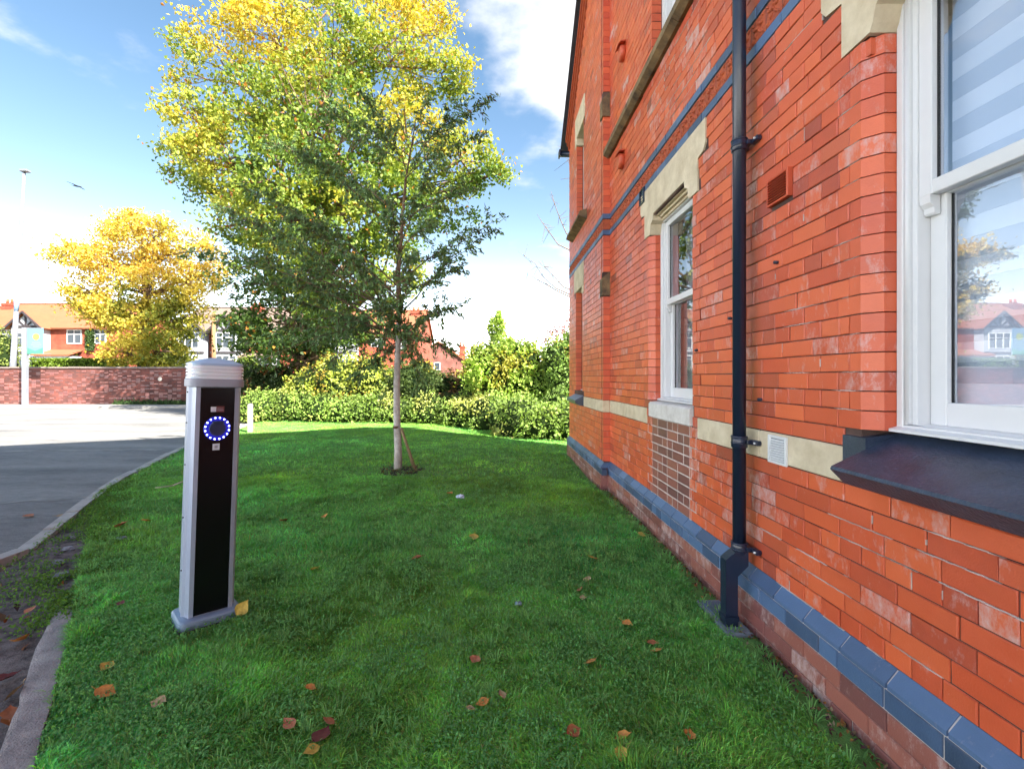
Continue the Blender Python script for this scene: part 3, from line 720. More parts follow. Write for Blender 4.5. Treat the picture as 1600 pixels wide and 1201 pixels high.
# ------------------------------------------------------------------ sash windows
M['room'] = mat('room_plaster', (.55, .53, .50), .9)
def sash(w, x=1.575, zm=2.115, full=True, label=None):
    a, b, z0, z1 = w; z1 = min(z1, 2.90) if z1 < 3 else z1
    win = empty('window', (x, (a + b) / 2, z0), parent=bld); win.matrix_parent_inverse = Matrix.Translation(-bld.location); win.location = (0, 0, 0)
    win.location = bld.location * 0
    def part(mbx, name, m): return mbx.build(name, m, win, local=True)
    f = .07; f2 = .052
    mb = MB()
    def ring(xa, xb, ya, yb, za, zb, t, tb=None, tt=None):
        tb = tb or t; tt = tt or t
        m_ = MB(); m_.bbox(xa, xb, ya, ya + t, za, zb, .003); m_.bbox(xa, xb, yb - t, yb, za, zb, .003)
        m_.bbox(xa + .001, xb, ya + t, yb - t, za, za + tb, .003); m_.bbox(xa + .001, xb, ya + t, yb - t, zb - tt, zb, .003); return m_
    fr = ring(x, x + .16, a + .001, b - .001, z0 + .002, z1, .030, .026)
    for (e, s_) in ((a + .031, 1), (b - .031, -1)):   # stepped and rounded linings
        ys_ = sorted((e, e + s_ * .018)); fr.bbox(x + .006, x + .15, ys_[0], ys_[1], z0 + .03, z1 - .03, .004)
        fr.tube([(x + .010, e + s_ * .009, z0 + .03), (x + .010, e + s_ * .009, z1 - .03)], .0085, 10)
        ys_ = sorted((e + s_ * .018, e + s_ * .039)); fr.bbox(x + .020, x + .14, ys_[0], ys_[1], z0 + .03, z1 - .03, .002)
    fr.prism([(x - .03, z0 + .001), (x - .03, z0 + .012), (x + .05, z0 + .034), (x + .12, z0 + .034), (x + .12, z0 + .001)], a + .002, b - .002, 1)
    part(fr, 'frame', M['white'])
    ya, yb = a + f, b - f
    top = ring(x + .026, x + .066, ya, yb, zm - .022, z1 - .032, f2, .052, .05)
    part(top, 'upper_sash', M['white'])
    bot = ring(x + .068, x + .108, ya + .001, yb - .001, z0 + .034, zm + .02, f2 + .012, .085, .045)
    part(bot, 'lower_sash', M['white'])
    part(MB().box(x + .050, x + .054, ya + f2 - .008, yb - f2 + .008, zm + .02, z1 - .075), 'pane', M['glass'])
    part(MB().box(x + .090, x + .094, ya + f2 + .004, yb - f2 - .004, z0 + .11, zm - .018), 'pane', M['glass'])
    if full:
        for (e, s_) in ((ya, 1), (yb, -1)):           # ogee horns below the meeting rail
            p = [(x + .026, zm - .021), (x + .029, zm - .05), (x + .042, zm - .066), (x + .044, zm - .085), (x + .05, zm - .092), (x + .064, zm - .092), (x + .064, zm - .021)]
            y_ = sorted((e + s_ * .002, e + s_ * .046)); part(MB().prism(p, y_[0], y_[1], 1), 'sash_horn', M['white'])
        # dark line of the glazing gasket
        for (xx, za, zb, t) in ((x + .047, zm + .028, z1 - .083, f2 - .001), (x + .087, z0 + .118, zm - .026, f2 + .011)):
            g = MB()
            for (e, s_) in ((ya + t, 1), (yb - t, -1)):
                y_ = sorted((e, e + s_ * .006)); g = MB(); g.box(xx, xx + .01, y_[0], y_[1], za, zb); part(g, 'gasket', M['black'])
    r = MB(); X1 = 2.70
    r.add([(1.79, a - .4, z0 - .3), (X1, a - .4, z0 - .3), (X1, b + .6, z0 - .3), (1.79, b + .6, z0 - .3), (1.79, a - .4, z1 + .4), (X1, a - .4, z1 + .4), (X1, b + .6, z1 + .4), (1.79, b + .6, z1 + .4)],
          [(0, 1, 2, 3), (4, 5, 6, 7), (1, 2, 6, 5), (0, 1, 5, 4), (2, 3, 7, 6)])
    part(r, 'room', M['room'])
    return win
sash(W1); sash(W2); sash(W3, zm=5.2)
sash(W4, x=1.50, full=False); sash(W5, x=1.50, zm=4.75, full=False)

# striped blind behind the near window
M['blind'] = mat('blind_white_fabric', (.80, .80, .82), .8)
M['blind_sheer'] = mat('blind_grey_fabric', (.56, .58, .63), .8)
bl_ = empty('roller_blind', (1.72, 1.27, 2.9), 'white and grey banded blind hanging behind the nearest sash window', 'blind')
z = 2.90; k = 0
while z > 1.27:
    z2 = max(1.25, z - .075)
    MB().box(1.715, 1.718, .80, 1.76, z2 + .0005, z).build('slat', M['blind'] if k % 2 == 0 else M['blind_sheer'], bl_); z = z2; k += 1
# crimson curtain in the far ground floor window
M['crimson'] = mat('crimson_curtain_cloth', (.52, .02, .06), .85, .2)
M['net'] = mat('pale_curtain_lining', (.45, .40, .42), .85, .2)
def curtain(name, y0, y1, z0, z1, x, m, label):
    n = 60; vs, fs = [], []
    for i in range(n + 1):
        t = i / n; y = y0 + (y1 - y0) * t; xx = x + .018 * math.sin(t * 42) + .008 * math.sin(t * 17 + 1)
        vs += [(xx, y, z0), (xx + .002 * math.sin(i), y, z1)]
    fs = [(2 * i, 2 * i + 2, 2 * i + 3, 2 * i + 1) for i in range(n)]
    return tag(MB().add(vs, fs, True).build(name, m, None), label, 'curtain')
curtain('curtain', 3.60, 4.12, 1.36, 2.12, 1.80, M['crimson'], 'crimson curtain behind the lower sash of the far ground floor window')
curtain('curtain', 4.16, 4.42, 1.26, 2.88, 1.83, M['net'], 'pale grey curtain drawn to the far jamb of the ground floor window')

# ------------------------------------------------------------------ drain pipe, vents
pipe = empty('drainpipe', parent=bld); pipe.matrix_parent_inverse = Matrix.Translation(-bld.location)
PX, PY = 1.402, 2.690
def pp(mbx, name, m=M['black_iron']): return mbx.build(name, m, pipe, local=True)
pp(MB().tube([(PX, PY, 7.4), (PX, PY, .44)], .0355, 24), 'pipe')
for z, zz in ((2.745, .0), (1.055, 0), (.45, 0)):
    m_ = MB()
    m_.tube([(PX, PY, z - .035), (PX, PY, z - .030), (PX, PY, z + .028), (PX, PY, z + .034)], [.037, .0425, .0425, .037], 24)
    m_.tube([(PX, PY, z - .012), (PX, PY, z - .006), (PX, PY, z)], [.0425, .0462, .0425], 24)
    m_.tube([(PX, PY, z + .022), (PX, PY, z + .028), (PX, PY, z + .034)], [.0425, .0462, .0425], 24)
    pp(m_, 'collar')
    m_ = MB()
    for sy in (-1, 1):
        m_.bbox(XW - .032, XW - .004, PY + sy * .065 - .034, PY + sy * .065 + .034, z - .012, z + .016, .004)
        m_.tube([(XW - .03, PY + sy * .085, z + .002), (XW + .01, PY + sy * .085, z + .002)], .012, 10)
    m_.bbox(PX + .02, XW - .02, PY - .05, PY + .05, z - .010, z + .014, .003)
    pp(m_, 'bracket')
    if sy: pp(MB().tube([(XW - .040, PY - .085, z + .002), (XW - .031, PY - .085, z + .002)], .006, 8), 'screw', M['white_plastic'])
m_ = MB()                                            # square shoe in front of the plinth
m_.prism([(1.434, .435), (1.434, .36), (1.374, .30), (1.374, -.02), (1.306, -.02), (1.306, .392), (1.325, .410), (1.36, .435)], 2.650, 2.715, 1); m_.prism([(1.300, .05), (1.300, .075), (1.379, .075), (1.379, .05)], 2.645, 2.720, 1)
pp(m_, 'shoe')
m_ = MB(); gx, gy = 1.36, 2.80
m_.bbox(gx - .085, gx + .07, gy - .22, gy + .18, -.05, .018, .01)
gl = tag(m_.build('gully_surround', mat('grey_gully_concrete', (.27, .29, .33), .7, .3, noise=14, bump=(40, .4)), None), 'grey concrete gully surround on the ground at the foot of the drainpipe', 'gully')
MB().bbox(gx - .06, gx + .05, gy - .05, gy + .15, .014, .024, .004).build('grate', mat('blue_grey_tray', (.10, .17, .26), .3, .5, noise=9), gl)

# red louvred vent
v = empty('louvre_vent', parent=bld); v.matrix_parent_inverse = Matrix.Translation(-bld.location)
y0, y1, z0, z1 = 2.335, 2.515, 2.325, 2.47; x = XW
m_ = MB(); m_.bbox(x - .022, x + .02, y0, y0 + .014, z0, z1, .002); m_.bbox(x - .022, x + .02, y1 - .010, y1, z0, z1, .002); m_.bbox(x - .0215, x + .02, y0 + .014, y1 - .01, z0, z0 + .012, .002); m_.bbox(x - .0215, x + .02, y0 + .014, y1 - .01, z1 - .012, z1, .002)
m_.build('vent_frame', M['vent_red'], v, local=True)
MB().box(x + .004, x + .015, y0 + .01, y1 - .01, z0 + .01, z1 - .01).build('vent_hole', M['black'], v, local=True)
for k in range(9):
    z = z0 + .018 + k * .0135
    MB().prism([(x - .030, z - .004), (x - .029, z - .001), (x + .003, z + .011), (x + .003, z + .008)], y0 + .0145, y1 - .0105, 1).build('slat', M['vent_red'], v, local=True)
# white vent on the stone band
v = empty('white_vent', parent=bld); v.matrix_parent_inverse = Matrix.Translation(-bld.location)
y0, y1, z0, z1 = 2.36, 2.52, .972, 1.118
m_ = MB(); x = XW - .004
m_.bbox(x - .010, x + .002, y0, y0 + .018, z0, z1, .002); m_.bbox(x - .010, x + .002, y1 - .018, y1, z0, z1, .002); m_.bbox(x - .0095, x + .002, y0 + .018, y1 - .018, z0, z0 + .014, .002); m_.bbox(x - .0095, x + .002, y0 + .018, y1 - .018, z1 - .014, z1, .002)
m_.build('vent_frame', M['white_plastic'], v, local=True)
MB().box(x - .002, x + .001, y0 + .01, y1 - .01, z0 + .01, z1 - .01).build('vent_hole', mat('vent_shade_grey', (.16, .17, .20), .7), v, local=True)
for k in range(9):
    z = z0 + .020 + k * .0125
    MB().prism([(x - .012, z - .002), (x - .011, z + .002), (x - .003, z + .007), (x - .003, z + .004)], y0 + .0185, y1 - .0185, 1).build('slat', M['white_plastic'], v, local=True)
# small dark air brick by the far lintel
v = empty('air_brick', parent=bld); v.matrix_parent_inverse = Matrix.Translation(-bld.location)
m_ = MB(); m_.bbox(XW - .02, XW + .02, 4.60, 4.62, 3.14, 3.29); m_.bbox(XW - .02, XW + .02, 4.72, 4.74, 3.14, 3.29); m_.bbox(XW - .019, XW + .02, 4.62, 4.72, 3.14, 3.155); m_.bbox(XW - .019, XW + .02, 4.62, 4.72, 3.275, 3.29)
for k in range(4): m_.bbox(XW - .01, XW + .01, 4.62, 4.72, 3.172 + k * .026, 3.182 + k * .026, .002)
m_.build('vent_frame', M['black_iron'], v, local=True)
MB().box(XW + .006, XW + .03, 4.61, 4.73, 3.15, 3.28).build('vent_hole', M['black'], v, local=True)
# round hooded vents high up
for (yy, zz) in ((5.35, 5.10), (5.40, 3.90)):
    m_ = MB(); m_.tube([(XW + .01, yy, zz), (XW - .045, yy, zz), (XW - .060, yy, zz)], [.085, .085, .070], 20); m_.prism([(XW - .085, zz + .06), (XW - .06, zz + .10), (XW, zz + .11), (XW, zz + .095), (XW - .06, zz + .085)], yy - .08, yy + .08, 1)
    m_.build('round_vent', M['vent_red'], bld)
# small wall bolts and a cable clip
for (yy, zz) in ((2.93, 1.79), (3.42, 1.62), (2.45, 2.02), (2.60, 1.30)):
    m_ = MB(); m_.tube([(XW + .01, yy, zz), (XW - .02, yy, zz)], .009, 8); m_.build('wall_bolt', M['black_iron'], bld)

# ------------------------------------------------------------------ roof and hidden bulk of the building
mb = MB()
mb.prism([(6.75, 7.6), (6.70, 7.645), (-1.3, 14.36), (-9.3, 7.6)], XW + .0065, 1.80, 0)
mb.box(XW, 1.80, -11.3, .1, -.3, 7.6)
mb.build('gable_wall', M['brick_yz'], bld)
mb = MB(); mb.box(1.80, 2.95, YE - .3, YE - .022, -.3, 5.70); mb.box(1.80, 2.95, -11.3, -11.0, -.3, 5.7); mb.box(2.75, 2.95, -11, YE - .3, -.3, 5.7)
mb.build('end_wall', M['brick_xz'], bld)
EX = .13
def slope(ylow, zlow, yr, zr, name='roof'):
    d = Vector((yr - ylow, zr - zlow)).normalized(); n = Vector((-d.y, d.x)) if d.x < 0 else Vector((-d.y, d.x))
    if n.y < 0: n = -n
    q = [(ylow, zlow), (yr, zr), (yr + n.x * .06, zr + n.y * .06 + .03), (ylow + n.x * .06, zlow + n.y * .06)]
    return MB().prism(q, XB - EX, 3.05, 0).build(name, M['roof_slate'], bld)
ze = EAVE - SL * .22
slope(YE + .22, ze + .03, -1.3, ze + .03 + SL * (YE + .22 + 1.3)); slope(-11.52, ze + .03, -1.295, ze + .03 + SL * (YE + .22 + 1.3))
m_ = MB(); off = 0                                   # moulded red verge courses under the slates
for k, (dx, dz0, dz1) in enumerate(((.07, -.02, -.10), (.045, -.103, -.17), (.02, -.173, -.25))):
    ya, yb = YE + .0, -1.3
    za, zb = EAVE, EAVE + SL * (YE + 1.3)
    m_.prism([(ya, za + dz0), (yb, zb + dz0), (yb, zb + dz1), (ya, za + dz1)], XB - dx, XB + .06 + .02 * k, 0)
m_.build('verge_course', M['terra'], bld)
m_ = MB(); m_.tube([(XB - EX - .02, YE + .26, ze + .0), (3.05, YE + .26, ze + .0)], .055, 10); m_.bbox(XB - EX - .03, XB - EX, YE + .18, YE + .33, ze - .06, ze + .06, .004); m_.build('gutter', M['black_iron'], bld)
#PART3
# ------------------------------------------------------------------ ground, road, kerbs
def g3(px, py): x, y = G(px, py); return (x, y)
kerb_line = [(-9.3, .9), (-6.2, 2.1), (-4.75, 2.85), g3(0, 888), g3(82, 826), g3(172, 756), g3(275, 704), (-6.75, 11.2), (-7.4, 14.0), (-8.5, 17.5), (-9.5, 22.6)]
kerb2_r = [(.9, -1.0), (-.62, .46), g3(55, 1201), g3(64, 1161), g3(77, 1110), g3(88, 1067), g3(99, 1024), g3(107, 995), g3(115, 943)]
kerb2_l = [(.78, -1.12), (-.73, .36), g3(0, 1177), g3(11, 1147), g3(27, 1105), g3(37, 1075), g3(48, 1040), g3(64, 1000), g3(80, 971), g3(87, 947)]
lawn_edge = [(-.62, .46), g3(55, 1201), g3(77, 1110), g3(99, 1024), g3(107, 995), g3(115, 944), g3(126, 870), g3(140, 820), g3(176, 764)]
lawn_poly = np.array([(1.45, -1.5), (.9, -1.3)] + lawn_edge + [(-6.2, 9.2), (-6.68, 11.2), (-7.33, 14.0), (-8.4, 17.5), (4.5, 17.5), (4.5, 8.73), (1.36, 8.73), (1.36, 5.97), (1.45, 5.97)])
def inside(poly, x, y):
    x = np.asarray(x); y = np.asarray(y); r = np.zeros(x.shape, bool); n = len(poly)
    for i in range(n):
        x0, y0 = poly[i]; x1, y1 = poly[(i + 1) % n]
        c = ((y0 > y) != (y1 > y)) & (x < (x1 - x0) * (y - y0) / (y1 - y0 + 1e-12) + x0); r ^= c
    return r
# the big ground sheet
M['soil'] = mat('dark_soil', (.075, .055, .042), .95, .2, noise=6, color2=(.03, .024, .02), bump=(30, .8))
mg = mat('far_ground', (.07, .11, .03), .95, .1, noise=.6, color2=(.10, .10, .05))
tag(MB().add([(-600, -600, -.09), (600, -600, -.09), (600, 900, -.09), (-600, 900, -.09)], [(0, 1, 2, 3)]).build('ground', mg, None, fix=False), kind='structure')
# driveway asphalt
m = mat('driveway_asphalt', (.2, .2, .2), .85, .35, bump=(220, .7)); M['asphalt'] = m
n, l = m.node_tree.nodes, m.node_tree.links; b = n['Principled BSDF']
t = n.new('ShaderNodeTexCoord'); a1 = n.new('ShaderNodeTexNoise'); a1.inputs['Scale'].default_value = .7; a1.inputs['Detail'].default_value = 6
a2 = n.new('ShaderNodeTexNoise'); a2.inputs['Scale'].default_value = 110; a2.inputs['Detail'].default_value = 4; a2.inputs['Roughness'].default_value = .8
mpp = n.new('ShaderNodeMapping'); mpp.inputs['Scale'].default_value = (.5, 1.6, 1); l.new(t.outputs['Object'], mpp.inputs['Vector']); l.new(mpp.outputs[0], a1.inputs['Vector']); l.new(t.outputs['Object'], a2.inputs['Vector'])
a3 = n.new('ShaderNodeTexNoise'); a3.inputs['Scale'].default_value = 13; a3.inputs['Detail'].default_value = 9; a3.inputs['Roughness'].default_value = .8; l.new(mpp.outputs[0], a3.inputs['Vector'])
mxa = n.new('ShaderNodeMath'); mxa.operation = 'MULTIPLY_ADD'; l.new(a3.outputs['Fac'], mxa.inputs[0]); mxa.inputs[1].default_value = .9; mxa.inputs[2].default_value = -.45
ad0 = n.new('ShaderNodeMath'); ad0.operation = 'ADD'; l.new(a1.outputs['Fac'], ad0.inputs[0]); l.new(mxa.outputs[0], ad0.inputs[1])
ad = n.new('ShaderNodeMath'); ad.operation = 'ADD'; l.new(ad0.outputs[0], ad.inputs[0]); l.new(a2.outputs['Fac'], ad.inputs[1])
rp = n.new('ShaderNodeValToRGB'); rp.color_ramp.elements[0].position = .34; rp.color_ramp.elements[0].color = (.085, .09, .10, 1); rp.color_ramp.elements[1].position = .66; rp.color_ramp.elements[1].color = (.33, .32, .31, 1)
hf = n.new('ShaderNodeMath'); hf.operation = 'MULTIPLY'; hf.inputs[1].default_value = .5; l.new(ad.outputs[0], hf.inputs[0]); l.new(hf.outputs[0], rp.inputs[0]); l.new(rp.outputs[0], b.inputs['Base Color'])
poly = [(x - .10, y - .02) for x, y in kerb_line] + [(-60, 22.6), (-60, -12), (-9.3, -12)]
def sheet(name, poly, z, m, kind='structure'):
    return tag(MB().add([(x, y, z) for x, y in poly], [tuple(range(len(poly)))]).build(name, m, None), kind=kind)
o = sheet('driveway', poly, -.035, M['asphalt'])
# worn pale repair strips on the asphalt
M['patch'] = mat('pale_asphalt_strip', (.34, .33, .31), .9, .2, noise=3, color2=(.18, .175, .17))
for i, (px0, py0, px1, py1, w) in enumerate([(-60, 784, 150, 772, .05), (-80, 702, 250, 700, .10)]):
    x0, y0 = G(px0, py0); x1, y1 = G(px1, py1); pts = []
    for k in range(13):
        t_ = k / 12; pts.append((x0 + (x1 - x0) * t_, y0 + (y1 - y0) * t_ + .06 * math.sin(k * 1.3)))
    vs = [(x, y + s * w * (1 + .4 * math.sin(x * 9)), -.031) for x, y in pts for s in (-1, 1)]
    tag(MB().add(vs, [(2 * k, 2 * k + 2, 2 * k + 3, 2 * k + 1) for k in range(12)]).build('road_patch', M['patch'], None), kind='structure')
# far footway and edging at the foot of the garden wall
M['kerbstone'] = mat('weathered_concrete_kerb', (.50, .47, .44), .9, .2, noise=5, color2=(.30, .285, .27), bump=(60, .7))
fw = MB(); fw.box(-60, -8.9, 22.6, 24.3, -.3, .05)
fw_o = tag(fw.build('footway', M['kerbstone'], None), kind='structure')
# kerb of the driveway: single stones following the curve
def resample(pts, step):
    out = [Vector(pts[0])]; rem = step
    for a_, b_ in zip(pts[:-1], pts[1:]):
        a_, b_ = Vector(a_), Vector(b_); L = (b_ - a_).length; t_ = 0
        while L - t_ >= rem: t_ += rem; out.append(a_ + (b_ - a_) * t_ / L); rem = step
        rem -= (L - t_)
    return out
ks = resample(kerb_line, .60)
kerb = empty('driveway_kerb', (*ks[0], 0)); tag(kerb, kind='structure')
for i in range(len(ks) - 1):
    a_, b_ = ks[i], ks[i + 1]; d = (b_ - a_).normalized(); nrm = Vector((d.y, -d.x))
    w = .055; z1 = .018 + .008 * math.sin(i * 2.1)
    q = [a_ + d * .006 + nrm * w, b_ - d * .006 + nrm * w, b_ - d * .006 - nrm * w, a_ + d * .006 - nrm * w]
    m_ = MB(); m_.prism([(v.x, v.y) for v in q], -.2, z1, 2)
    m_.build('kerbstone', M['kerbstone'], kerb)
# broken concrete edging close to the camera
m_ = MB(); Lp = resample([tuple(p) for p in kerb2_l], .09); Rp = resample([tuple(p) for p in kerb2_r[:-1]] + [(kerb2_r[-1][0], kerb2_r[-1][1])], .09)
nn_ = min(len(Lp), len(Rp)); Rp2 = [Vector(kerb2_r[0])]
Lp = [Lp[int(i * (len(Lp) - 1) / (nn_ - 1))] for i in range(nn_)]; Rp = [Rp[int(i * (len(Rp) - 1) / (nn_ - 1))] for i in range(nn_)]
vs = []
for i, (a_, b_) in enumerate(zip(Lp, Rp)):
    for k in range(7):
        t_ = k / 6; p = a_.lerp(b_, t_)
        if k in (0, 6): p += Vector((rng.normal(0, .0025), rng.normal(0, .0025)))
        h = .020 - (.004 if k in (0, 6) else 0) + rng.normal(0, .0008) + (-.02 * max(0, i - nn_ + 4) / 3)
        vs.append((p.x, p.y, h))
fs = [(i * 7 + k, i * 7 + k + 1, (i + 1) * 7 + k + 1, (i + 1) * 7 + k) for i in range(nn_ - 1) for k in range(6)]
kk = len(vs); 
for i, (a_, b_) in enumerate(zip(Lp, Rp)): vs += [(vs[i * 7][0], vs[i * 7][1], -.12), (vs[i * 7 + 6][0], vs[i * 7 + 6][1], -.12)]
for i in range(nn_ - 1):
    for o1, o2 in ((0, 0), (6, 1)):                 # side faces on vertices of their own, so the arris stays crisp
        q0 = len(vs); a1_, b1_ = vs[i * 7 + o1], vs[(i + 1) * 7 + o1]; vs += [a1_, b1_, (b1_[0], b1_[1], -.12), (a1_[0], a1_[1], -.12)]; fs.append((q0, q0 + 1, q0 + 2, q0 + 3))
q0 = len(vs); vs += [vs[(nn_ - 1) * 7], vs[(nn_ - 1) * 7 + 6], (*vs[(nn_ - 1) * 7 + 6][:2], -.12), (*vs[(nn_ - 1) * 7][:2], -.12)]; fs.append((q0, q0 + 1, q0 + 2, q0 + 3))
ed = m_.add(vs, fs, True).build('concrete_edging', mat('rough_edging_concrete', (.44, .40, .38), .92, .25, noise=8, color2=(.24, .215, .21), bump=(120, .9)), None); tag(ed, kind='structure')
# bare earth between the two
ex, ey = np.meshgrid(np.linspace(-7, .8, 180), np.linspace(-1.2, 5.2, 150))
kp = np.array(kerb_line[:7] + [(-4.9, 6.2), (-3.9, 4.6), (-3.1, 3.7), (-2.5, 2.9), (-1.6, 1.6), (.9, -1.3), (-8, -1.3)])
ez = -.030 + .045 * (vnoise(ex, ey, .35, 2) - .5) + .02 * (vnoise(ex, ey, .09, 4) - .5)
V = np.stack([ex.ravel(), ey.ravel(), ez.ravel()], 1); idx = np.arange(V.shape[0]).reshape(ex.shape)
F = np.stack([idx[:-1, :-1], idx[:-1, 1:], idx[1:, 1:], idx[1:, :-1]], -1).reshape(-1, 4); cc = V[F].mean(1); F = F[inside(kp, cc[:, 0], cc[:, 1])]
M['earth'] = mat('trodden_earth', (.24, .20, .185), .95, .2, noise=16, color2=(.055, .045, .045), bump=(90, .9))
tag(np_mesh('earth', V, F, M['earth'], smooth=True), kind='structure')

# lawn soil sheet following the gentle relief
lx, ly = np.meshgrid(np.linspace(-9, 4.6, 140), np.linspace(-1.5, 17.6, 200))
lz = gh(lx, ly) - .004
V = np.stack([lx.ravel(), ly.ravel(), lz.ravel()], 1); idx = np.arange(V.shape[0]).reshape(lx.shape)
F = np.stack([idx[:-1, :-1], idx[:-1, 1:], idx[1:, 1:], idx[1:, :-1]], -1).reshape(-1, 4); cc = V[F].mean(1); F = F[inside(lawn_poly, cc[:, 0], cc[:, 1])]
M['turf'] = mat('turf_thatch', (.17, .34, .09), .95, .1, noise=5, color2=(.11, .22, .05), bump=(150, .8))
tag(np_mesh('lawn', V, F, M['turf'], smooth=True), kind='structure')

# ------------------------------------------------------------------ grass blades
M['grass'] = leaf_mat('grass_blade', .35, .42, .55)
TREE_XY = (-1.43, 7.2)
def grass(name, n, ylo, yhi, hgt, wid, seg, label):
    Y = np.sqrt(rng.uniform(ylo ** 2, yhi ** 2, n)); X = rng.uniform(-1.08, .86, n) * Y
    k = inside(lawn_poly, X, Y)
    k &= ((X - TREE_XY[0]) ** 2 / .36 ** 2 + (Y - TREE_XY[1]) ** 2 / .42 ** 2) > 1 + .3 * rng.normal(size=n)
    k &= ~((X > 1.27) & (X < 1.45) & (Y > 2.56) & (Y < 2.99))
    k &= ~((X > 1.33 - .05 * rng.random(n)) & (Y < 6))
    k &= ~((X > 1.27) & (Y > 5.9) & (Y < 8.8))
    X, Y = X[k], Y[k]; n = len(X)
    tall = vnoise(X, Y, .8, 8) * .4 + vnoise(X, Y, .22, 9) * .6; tall = tall ** 2 * 2.0 + .08 + .9 * (vnoise(X, Y, .16, 19) > .80)
    wv = vnoise(X, Y, .09, 11)
    h = hgt * (.45 + 1.0 * tall) * rng.uniform(.55, 1.35, n) * (.75 + .5 * wv)
    az = rng.uniform(0, 2 * np.pi, n) * .6 + vnoise(X, Y, .3, 12) * 9
    lean = np.abs(rng.normal(.85, .35, n)); 
    dx, dy = np.cos(az) * np.sin(lean), np.sin(az) * np.sin(lean); dz = np.cos(lean)
    fa = az + rng.uniform(-1.2, 1.2, n) + 1.57; wx, wy = np.cos(fa), np.sin(fa)
    w = wid * rng.uniform(.6, 1.4, n)
    z0 = gh(X, Y) - .004
    B = np.stack([X, Y, z0], 1); Wv = np.stack([wx, wy, 0 * wx], 1) * w[:, None] / 2
    D = np.stack([dx, dy, dz], 1) * h[:, None]
    base = np.array([.20, .55, .095])
    ht = vnoise(X, Y, 1.3, 14); h2 = vnoise(X, Y, .35, 15)
    col = base[None] * (.62 + .75 * rng.random(n)[:, None]) * (.62 + .75 * h2[:, None])
    col[:, 0] *= (.75 + .6 * ht) * (.8 + .5 * rng.random(n)); col[:, 2] *= (.7 + 1.6 * rng.random(n) * (1 - ht))
    col *= np.where(vnoise(X, Y, .6, 33) * .6 + vnoise(X, Y, .17, 34) * .4 > .66, 1.3, 1.0)[:, None] * np.array([1.0, 1.0, 1.0]); yl = rng.random(n) < .045; col[yl] = np.array([.42, .42, .14]) * rng.uniform(.6, 1.2, (yl.sum(), 1))
    if seg == 1:
        V = np.stack([B - Wv, B + Wv, B + D], 1).reshape(-1, 3)
        F = np.arange(3 * n).reshape(n, 3); per = 3
    else:
        Mx = B + D * .55 + np.array([0, 0, 1]) * (h * .10)[:, None]; T = B + D * np.array([1.15, 1.15, .82])
        V = np.stack([B - Wv, B + Wv, Mx + Wv * .8, Mx - Wv * .8, T], 1).reshape(-1, 3)
        i = np.arange(n)[:, None] * 5
        F = np.concatenate([i + np.array([[0, 1, 2]]), i + np.array([[0, 2, 3]]), i + np.array([[3, 2, 4]])], 0); per = 5
    return tag(np_mesh(name, V, F, M['grass'], np.repeat(col, per, 0)), label, kind='stuff')
grass('grass', 420000, 1.2, 3.4, .027, .0048, 2, 'short green lawn grass nearest the camera')
grass('grass', 330000, 3.4, 6.8, .026, .0078, 1, 'short green lawn grass round the young tree')
grass('grass', 330000, 6.8, 15.5, .026, .013, 1, 'lawn grass running to the sunlit strip before the hedge')
# broad-leaved weeds and clover among the grass
def weeds(n, ylo, yhi, L, col0, seed, thr, up=2.5):
    Y = np.sqrt(rng.uniform(ylo ** 2, yhi ** 2, n)); X = rng.uniform(-1.08, .86, n) * Y
    q_ = vnoise(X, Y, .45, seed) * .5 + vnoise(X, Y, .13, seed + 1) * .5
    k = inside(lawn_poly, X, Y) & (X < 1.3) & (rng.random(n) < np.clip((q_ - thr + .10) * 4.5, .06, 1))
    X, Y = X[k], Y[k]; n = len(X)
    P_ = np.stack([X, Y, gh(X, Y) + rng.uniform(.012, .042, n)], 1)
    c = np.array(col0)[None] * rng.uniform(.6, 1.35, (n, 1)) * np.array([1, 1, 1])[None]
    return tag(leaves('lawn_weeds', P_, L, L * .62, c, M['grass'], up=up), 'broad-leaved clover and plantain growing through the lawn grass', kind='stuff')
weeds(90000, 1.3, 3.6, .017, (.20, .47, .14), 21, .53)
weeds(45000, 2.6, 7.5, .021, (.20, .47, .13), 27, .55)
# moss and small leafed growth near the left edge
def edge_moss(n):
    t_ = rng.random(n); pl = np.array([g3(116, 960), g3(122, 880), g3(140, 820), g3(176, 764), g3(225, 735)]); sg = np.linspace(0, 1, len(pl))
    X = np.interp(t_, sg, pl[:, 0]) + rng.normal(-.03, .15, n) * rng.choice([.5, 1.6], n); Y = np.interp(t_, sg, pl[:, 1]) + rng.normal(0, .14, n)
    k_ = (inside(lawn_poly, X, Y) | inside(kp, X, Y)) & (rng.random(n) < vnoise(X, Y, .25, 77) * 1.6 - .3); X, Y = X[k_], Y[k_]; n = len(X)
    P_ = np.stack([X, Y, rng.uniform(-.015, .022, n)], 1)
    c = np.array([.16, .32, .05])[None] * rng.uniform(.5, 1.3, (n, 1))
    return tag(leaves('edge_moss', P_, .022, .014, c, M['grass'], up=2), 'bright moss creeping over the broken lawn edge', kind='stuff')
edge_moss(34000)

